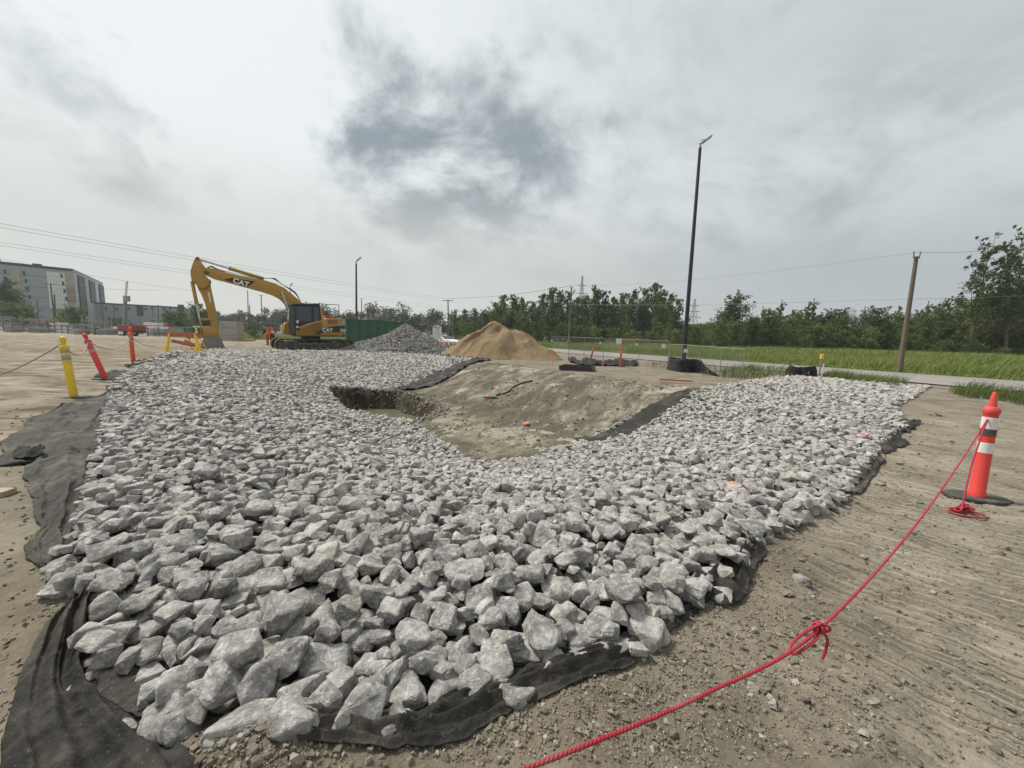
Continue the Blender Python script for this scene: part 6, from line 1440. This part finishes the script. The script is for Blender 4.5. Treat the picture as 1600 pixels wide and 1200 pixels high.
    # timber crates under the boom
    for (px, w, h, d, lab) in [(363, 24, 31, 46, 'tall grey weathered timber crate seen under the excavator boom'), (345, 10, 23, 47, 'smaller brownish crate left of the tall timber crate')]:
        b = base(px, d); s = d/F_PX; W_, H = w*s, h*s; root = thing('timber_crate', lab, 'crate', b, .12); MB().box((0, 0, H/2), (W_-.06, 1.5, H-.06)).build('inner_box', M['wood'], root, world=False)
        n = 7
        for k in range(n): MB().box((0, -.77, H*(k+.5)/n), (W_, .03, H/n*.9)).build('plank', M['concrete' if w > 20 else 'wood'], root, world=False)
        for z in (H*.30, H*.66): MB().box((0, -.80, z), (W_+.04, .03, .12)).build('band', M['wood'], root, world=False)
        for x in (-.47, .47): MB().box((x*W_, -.80, H/2), (.14, .035, H)).build('corner_batten', M['concrete'], root, world=False)
    stack(385, 16, 3.5, 48, 'wood', 'few loose planks on the ground right of the tall crate', 2)
    # telescopic crane mast
    b = base(194, 78); root = thing('mobile_crane', 'pale telescopic crane mast standing in the storage yard', 'crane', b); H1, H2 = zpx(196, 462, 78), zpx(198, 439, 78); x1, x2 = at_p(196, 462, 78).x, at_p(198.5, 439, 78).x
    MB().bar(b+Vector((0, 0, 1.2)), Vector((x1, 78, H1)), .42, .42).build('lower_mast', M['galv'], root); MB().bar(Vector((x1, 78, H1-.3)), Vector((x2, 78, H2)), .26, .26).build('upper_mast', M['white'], root)
    MB().box(b+Vector((0, 0, .8)), (3.2, 2.2, .9), bev=.05).build('chassis', M['white'], root); MB().box(b+Vector((1.1, 0, 1.7)), (.9, 1.6, 1.0), bev=.06).build('operator_cab', M['glass_blue'], root); MB().box(Vector((x1+.6, 77.6, H1-.6)), (1.0, .5, 1.1), bev=.03).build('winch_box', M['galv'], root)
    for x in (-1.1, 0, 1.1): MB().tube([b+Vector((x, -1.12, .42)), b+Vector((x, -.8, .42))], .42, 16).build('wheel', M['rubber'], root, smooth=True)
    # site sheds in front of the building
    for (px, w, h, d, m, lab) in [(52, 10, 10, 95, 'beige_clad', 'small cream shed left of the dark pole by the building'), (70, 12, 9, 95, 'beige_clad', 'small cream shed right of the first one by the building'), (142, 14, 12, 90, 'white', 'white site cabin in front of the charcoal panels'), (30, 44, 8, 75, 'concrete', 'long pale low wall of blocks behind the racks at the left')]:
        b = base(px, d); s = d/F_PX; root = thing('site_cabin' if h > 8.5 else 'block_wall', lab, 'cabin' if h > 8.5 else 'wall', b); MB().box((0, 0, h*s/2), (w*s, 2.2, h*s)).build('wall', M[m], root, world=False); MB().box((0, 0, h*s+.06), (w*s+.3, 2.5, .12)).build('roof', M['grey_clad'], root, world=False)
        if h > 8.5: MB().box((.1, -1.11, h*s*.55), (w*s*.3, .04, h*s*.35)).build('window', M['glass'], root, world=False)
yard()

# ------------------------------------------------------------------ vegetation
def leaf_quads(C, S, flat=.0, rng=RNG, aspect=.62):
    """leaf-shaped quads (diamonds folded at the midrib are overkill at this size) at centres C with sizes S"""
    n = len(C); a = rng.normal(size=(n, 3)); a[:, 2] *= (1-flat); a /= np.linalg.norm(a, axis=1)[:, None]; r = rng.normal(size=(n, 3)); b = np.cross(a, r); b /= np.linalg.norm(b, axis=1)[:, None]+1e-9
    a = a*S[:, None]; b = b*(S*aspect)[:, None]; V = np.stack([C-a, C+b*.9, C+a, C-b*.9], 1).reshape(-1, 3); Fc = np.arange(n*4).reshape(n, 4); return V, Fc
def make_tree(name, label, h, shape, leaf, seed, nleaf, lsize=.16, wind=0.0, group='trees along the far side of the road', cat='tree'):
    rr = random.Random(seed); rng = np.random.default_rng(seed); root = thing(name, label, cat, (0, 0, -50), 0, group)
    mb = MB(); tr = [Vector((0, 0, -.3))]; nseg = 8; lean = Vector((rr.uniform(-.03, .03)+wind*.12, rr.uniform(-.03, .03), 0)); base_r = h*.011+.025
    for i in range(1, nseg+1): tr.append(Vector((lean.x*h*(i/nseg)**1.5+rr.uniform(-.01, .01)*h, lean.y*h*i/nseg+rr.uniform(-.01, .01)*h, h*.97*i/nseg)))
    mb.tube(tr, [base_r*(1-.93*i/nseg) for i in range(nseg+1)], 7)
    def tpos(q): f = q*nseg; i = min(int(f), nseg-1); return tr[i].lerp(tr[i+1], f-i)
    nl = {'poplar': 58, 'round': 54, 'bush': 34, 'open': 44, 'wind': 46}[shape]; C = []; S = []; limbs = []
    for k in range(nl):
        f = (k+rr.random())/nl
        q = {'poplar': .04+.93*f, 'round': .06+.90*f, 'bush': .02+.88*f, 'open': .06+.92*f, 'wind': .16+.82*f}[shape]
        prof = {'poplar': .20*(1-q)**.55+.035, 'round': .30*math.sqrt(max(.02, 1-((q-.45)/.58)**2)), 'bush': .50*math.sqrt(max(.05, 1-((q-.2)/.85)**2)), 'open': .24*(1-q)**.8+.03, 'wind': .26*(1-q)**.6+.05}[shape]*h
        az = rr.uniform(0, 2*PI); p = tpos(q); upw = {'poplar': 1.7, 'round': .55+q, 'bush': .7, 'open': 1.1, 'wind': 1.0}[shape]; Lb = prof*rr.uniform(.55, 1.3)
        d = Vector((math.cos(az), math.sin(az), upw*rr.uniform(.5, 1.3))); d.x += wind*1.0*(.3+q); d.normalize(); tip = p + d*Lb*(1.35 if shape in ('poplar', 'open', 'wind') else 1.0)
        if shape in ('open', 'wind'): tip += Vector((wind*.25*Lb, 0, .1*Lb))
        mid = p.lerp(tip, .5)+Vector((0, 0, -.06*Lb)); limbs.append((p, mid, tip, Lb, q))
        if shape != 'bush' or rr.random() < .5: mb.tube([p, mid, tip], [base_r*.30*(1-q*.7), base_r*.17, base_r*.05], 5, caps=False)
    tot = sum(l[3] for l in limbs)
    for p, mid, tip, Lb, q in limbs:
        ns = max(3, int(nl*7.0*Lb/tot)); per = max(3, int(nleaf*Lb/tot/ns))
        for j in range(ns):                       # sprays strung along the limb, thinner towards its tip
            f = rr.uniform(.15, 1.06)**.8; c = (p.lerp(mid, f*2) if f < .5 else mid.lerp(tip, f*2-1)) + Vector((rr.gauss(0, .10), rr.gauss(0, .10), rr.gauss(0, .08)))*Lb*{'poplar': 1.0, 'wind': .75, 'open': .8}.get(shape, 1.7)
            r = Lb*{'poplar': .20, 'wind': .12, 'open': .13}.get(shape, .22)*rr.uniform(.5, 1.35)*(1.15-.5*f)
            off = rng.normal(size=(per, 3)); off *= r*.52*np.array([1, 1, 1.25 if shape in ('poplar', 'open', 'wind') else .8]); off[:, 0] += wind*.6*off[:, 2]
            C.append(np.array(c[:])+off); S.append(lsize*rng.uniform(.55, 1.25, per))
    mb.build('trunk', M['bark'], root, world=False, smooth=True)
    V, Fc = leaf_quads(np.concatenate(C), np.concatenate(S)); o = np_mesh('crown', V, Fc, M[leaf], root); return root
def place(root, p, s, rz=None, used=set(), label=None):
    o = root if root.name not in used else copy_tree(root); used.add(root.name)
    o.location = p; o.scale = (s, s, s*random.uniform(.94, 1.06)); o.rotation_euler = (0, 0, random.uniform(0, 2*PI) if rz is None else rz)
    if label: o['label'] = label
    return o
PROT = {}
for i in range(4): PROT['pop%d' % i] = make_tree('poplar_tree', 'tall narrow dark poplar in the dense stand behind the wire fence', 13, 'poplar', 'leaf_poplar', 40+i, 9500, .155, group='poplars in the dense stand')
for i in range(3): PROT['rnd%d' % i] = make_tree('broadleaf_tree', 'bushy mid green tree in the thicket beyond the road', 9, 'round', 'leaf_poplar' if i else 'leaf_dark', 60+i, 9000, .135, wind=.12, group='trees in the thicket beyond the road')
for i in range(2): PROT['opn%d' % i] = make_tree('young_tree', 'slim young tree with a feathery top rising out of the thicket', 9, 'open', 'leaf_poplar', 70+i, 4200, .14, wind=.35, group='slim trees in the thicket')
for i in range(2): PROT['bsh%d' % i] = make_tree('shrub', 'low bushy green shrub at the foot of the trees', 3.2, 'bush', ['leaf_light', 'leaf_poplar'][i], 80+i, 4200, .085, group='shrubs at the foot of the trees', cat='shrub')
PROT['tall'] = make_tree('tall_tree', 'tall windblown tree with open branches at the right edge', 15, 'wind', 'leaf_dark', 91, 7000, .15, wind=.5, group='tall windblown trees at the right edge')
def tree_at(key, px, top, d, rz=None, zb=.4, label=None):
    p = at_d(px, d); p.z = zb; H = zpx(px, top, d)-zb; ref = {'pop': 13*1.03, 'rnd': 9*1.05, 'opn': 9*1.06, 'bsh': 3.2*1.05, 'tal': 15*1.05}[key[:3]]
    return place(PROT[key], p, H/ref, rz, label=label)
rt = random.Random(21)
# dense stand left and right of the thin pole
for k, (px, top) in enumerate([(712,484),(726,480),(741,482),(757,480),(772,472),(785,459),(800,457),(816,460),(832,464),(846,461),(860,449),(874,452),(887,456),(899,458),(912,460),(928,446),(941,455),(955,462),(968,455),(984,452),(1004,443),(1019,441),(1031,452),(1041,451),(1055,466)]):
    tree_at('pop%d' % (k % 4), px, top, rt.uniform(84, 98) if px > 770 else rt.uniform(98, 112))
for k, (px, top) in enumerate([(780,478),(806,474),(835,478),(868,472),(893,476),(920,470),(948,474),(975,470),(1000,468),(1030,478)]): tree_at('rnd%d' % (k % 3), px, top, rt.uniform(100, 112), label='dark bushy tree filling in behind the dense poplar stand')
for k, (px, top, d) in enumerate([(800,512,82),(840,513,80),(878,503,80),(905,506,79),(925,508,80),(960,512,78),(990,512,78),(1020,514,77),(1050,510,77),(1078,505,80),(1100,502,80),(1120,505,78)]): tree_at('bsh%d' % (k % 2), px, top, d)
tree_at('rnd0', 1141, 455, 72, .4, label='large rounded tree standing clear right of the tall lamp post'); tree_at('rnd1', 1128, 482, 74, label='smaller rounded tree tucked left of the large rounded one')
for k, (px, top) in enumerate([(1170,492),(1185,477),(1200,487),(1213,476),(1228,490),(1240,484),(1252,471),(1262,474),(1276,492),(1288,486),(1300,490),(1312,486),(1326,494),(1342,477),(1358,480),(1374,488),(1390,482),(1408,486),(1424,484),(1438,478),(1455,481),(1468,472),(1484,464),(1500,466),(1518,470)]):
    key = ('opn%d' % (k % 2)) if k in (1, 3, 4, 6, 7, 10, 12, 13, 16, 19, 21, 22) else 'rnd%d' % (k % 3); tree_at(key, px, top - (rt.uniform(4, 10) if key[0] == 'o' else rt.uniform(-4, 2)), rt.uniform(56, 74), (rt.uniform(-.4, .4) if key[0] == 'o' else None))
for k, (px, top, d) in enumerate([(1195,505,60),(1225,510,58),(1272,500,57),(1290,508,56),(1335,512,56),(1352,505,55),(1380,506,54),(1412,505,54),(1445,500,52),(1475,500,50),(1500,498,50),(1528,500,50),(1555,492,50),(1580,492,50),(1600,495,50),(1630,495,50)]):
    tree_at(('bsh0' if k in (2, 3, 5, 10) else 'rnd%d' % (k % 3)), px, top, d, label='bright green shrub in front of the thicket beyond the road' if k in (2, 3, 5, 10) else 'lower bushy tree along the front of the thicket')
for k, (px, top, d) in enumerate([(1470,528,47),(1500,532,46),(1530,535,46),(1560,540,45),(1590,543,45)]): tree_at('bsh1', px, top, d, label='low dark bramble shrub at the edge of the tall grass on the right')
tree_at('tall', 1512, 358, 47, .15, label='tall windblown tree with open branches left of its neighbour at the right edge'); tree_at('tall', 1566, 350, 46, .35, label='tall windblown tree cut off by the right edge of the picture')
for k, (px, top) in enumerate([(1540,452),(1562,458),(1585,448),(1605,440),(1630,430)]): tree_at('rnd%d' % (k % 3), px, top, 52+k, label='dark bushy tree under the tall windblown trees')
for k in range(26):
    px = 705+k*15.5+rt.uniform(-4, 4); tree_at('bsh1' if k % 3 else 'rnd0', px, horizon(px)-rt.uniform(22, 42), rt.uniform(92, 108), label='dark undergrowth shrub at the foot of the dense poplar stand')['group'] = 'undergrowth at the foot of the poplars'
for k in range(34):
    px = 1090+k*16+rt.uniform(-4, 4); tree_at('bsh1' if k % 4 else 'rnd1', px, horizon(px)-rt.uniform(20, 42), rt.uniform(62, 78), label='dark undergrowth shrub filling the foot of the thicket beyond the road')['group'] = 'undergrowth at the foot of the thicket'
# left side
for k, (px, top, d, key, lab) in enumerate([(12,436,95,'rnd0','large dark tree at the far left in front of the grey building'),(34,462,97,'rnd2','dark tree right of the large one at the far left'),(-14,448,93,'rnd1','dark tree at the left edge of the picture'),(16,470,88,'bsh1','wide shrub under the dark trees at the far left'),(44,476,90,'bsh1','shrub at the right foot of the dark trees at the far left'),
        (110,477,84,'bsh1','dark shrub in front of the white facade panel'),(122,482,86,'bsh1','dark shrub right of the one under the white panel'),(184,492,80,'bsh0','light green shrub left of the crane mast'),(268,484,80,'bsh0','light green shrub left of the excavator arm'),(286,486,82,'bsh1','dark green shrub beside the excavator arm'),(308,474,78,'rnd1','dark tree seen through the gap of the excavator arm'),(325,482,80,'rnd0','dark tree right of the excavator stick'),(398,504,60,'bsh0','low shrub on the grass under the boom')]):
    tree_at(key, px, top, d, zb=0, label=lab)
def far_woods():
    C, S = [], []
    for (x0, x1, f, d) in [(290, 480, lambda q: 486+4*math.sin(q*.11)+3*math.sin(q*.05+1), 190), (440, 660, lambda q: 479+5*math.sin(q*.06+.5)+4*math.sin(q*.17), 150), (620, 800, lambda q: 485+3*math.sin(q*.09), 140), (1040, 1220, lambda q: 503+3*math.sin(q*.13), 150), (1160, 1480, lambda q: 492+4*math.sin(q*.08)+3*math.sin(q*.21), 95)]:
        px = x0
        while px < x1:
            p = at_d(px, d+random.uniform(-10, 10)); H = zpx(px, f(px)+random.uniform(-2, 4), d); w = H*.28; n = 300
            for k in range(6):
                cz = H*random.uniform(.15, .86); cc = np.array([p.x+random.gauss(0, w*.5), p.y+random.gauss(0, 2), cz]); off = RNG.normal(size=(n//6*2, 3)); off /= np.linalg.norm(off, axis=1)[:, None]
                C.append(cc+off*(RNG.random(len(off))**.4)[:, None]*np.array([w*.55, w*.55, H*.15])); S.append(RNG.uniform(.18, .42, len(off))*d/150)
            px += 5.0*150/d
    V, Fc = leaf_quads(np.concatenate(C), np.concatenate(S)); tag(np_mesh('far_woods', V, Fc, M['leaf_far']), 'far dark wood along the horizon behind the yard', 'woods', None, 'stuff')
far_woods()
def blades(name, P, Hh, Wd, m, label, wind=(.22, -.10)):
    """curved grass blades, two quads and a tip each, at ground points P (n,3)"""
    n = len(P); az = RNG.uniform(0, 2*PI, n); side = np.stack([np.cos(az), np.sin(az), 0*az], 1)*(Wd/2)[:, None]; bend = np.stack([RNG.normal(wind[0], .30, n), RNG.normal(wind[1], .30, n), 0*az], 1)*Hh[:, None]; up = np.array([0, 0, 1.])
    A = P; B = P+up*(Hh*.55)[:, None]+bend*.30; T = P+up*(Hh*RNG.uniform(.85, 1, n))[:, None]+bend
    V = np.stack([A-side, A+side, B+side*.8, B-side*.8, T], 1).reshape(-1, 3); k = np.arange(n)*5
    Fc = np.concatenate([np.stack([k, k+1, k+2], 1), np.stack([k, k+2, k+3], 1), np.stack([k+3, k+2, k+4], 1)]); return tag(np_mesh(name, V, Fc, m), label, 'grass', None, 'stuff')
def grasses():
    n = 125000; q = RNG.random(n); s = S_FAR+.4 + (np.exp(q*math.log(1+55/14))-1)*14; a = RNG.uniform(-75, 42, n); x, y = road_xy(s, a); ok = (y > 5) & (np.abs(x/np.maximum(y, 1)) < 1.7); x, y, s = x[ok], y[ok], s[ok]
    z = ground_z(x, y); H = .75*(.6+.5*vnoise(x*.25, y*.25, 5)+.35*RNG.random(len(x)))*sstep(S_FAR, S_FAR+4, s)*(.55+.5*vnoise(x*.08, y*.08, 15))+.2; blades('tall_grass', np.stack([x, y, z-.02], 1), H, RNG.uniform(.02, .045, len(x))*(1+.012*np.hypot(x, y)), M['grass'], 'tall green grass covering the field beyond the road')
    pts = []
    for (poly, dens) in [([(1120,582),(1165,575),(1225,577),(1228,590),(1180,594),(1130,592)], 60), ([(1278,588),(1300,584),(1360,592),(1416,604),(1400,609),(1345,601)], 190), ([(1480,613),(1520,612),(1640,630),(1640,644),(1560,628),(1500,622)], 260), ([(1000,572),(1045,566),(1120,575),(1120,588),(1100,588)], 14), ([(1090,590),(1160,590),(1230,588),(1190,596)], 30)]:
        W_ = [at(*p)[:2] for p in poly]; xs = [p[0] for p in W_]; ys = [p[1] for p in W_]; m = int((max(xs)-min(xs))*(max(ys)-min(ys))*dens); X = RNG.uniform(min(xs), max(xs), m); Y = RNG.uniform(min(ys), max(ys), m); k = pip(W_, X, Y); pts.append(np.stack([X[k], Y[k]], 1))
    P = np.concatenate(pts); z = ground_z(P[:, 0], P[:, 1]); H = RNG.uniform(.18, .52, len(P))*(.6+.6*vnoise(P[:, 0]*.7, P[:, 1]*.7, 6)); blades('verge_weeds', np.c_[P, z-.02], H, RNG.uniform(.010, .022, len(P)), M['weed'], 'rough weeds and grass on the near verge of the road')
    c = at_d(985, 78); n = 500; P = np.stack([c.x+RNG.normal(0, 1.6, n), c.y+RNG.normal(0, 1, n), np.full(n, .5)], 1); blades('reed_clump', P, RNG.uniform(1.4, 2.1, n), RNG.uniform(.08, .14, n), M['reed'], 'pale reed clump at the foot of the dark trees behind the fence')
    # strip of green behind the yard
    n = 16000; px = RNG.uniform(300, 860, n); d = RNG.uniform(56, 90, n); P = np.array([[*at_d(a, b)[:2], 0] for a, b in zip(px, d)]); P[:, 2] = ground_z(P[:, 0], P[:, 1])-.02; s, _ = road_sa(P[:, 0], P[:, 1]); P = P[(s < S_NEAR-1) | (s > S_FAR+1)]; blades('far_verge_grass', P, RNG.uniform(.3, .7, len(P)), RNG.uniform(.05, .10, len(P)), M['grass'], 'green grass strip behind the yard and the excavator')
grasses()

# ------------------------------------------------------------------ air
def haze():
    lo, hi = Vector((-720, -75, -3.0)), Vector((720, 720, 62)); mb = MB(); mb.box((lo+hi)/2, hi-lo)
    m = bpy.data.materials.new('thin_summer_haze'); m.use_nodes = True; t = NT(m.node_tree); t.n.clear(); out = t.node('ShaderNodeOutputMaterial')
    v = t.node('ShaderNodeVolumePrincipled', {'Color': (.93, .96, 1.0, 1), 'Density': .0004, 'Anisotropy': .2}); t.l.new(v.outputs[0], out.inputs['Volume'])
    tag(mb.build('haze', m), kind='stuff')
haze()
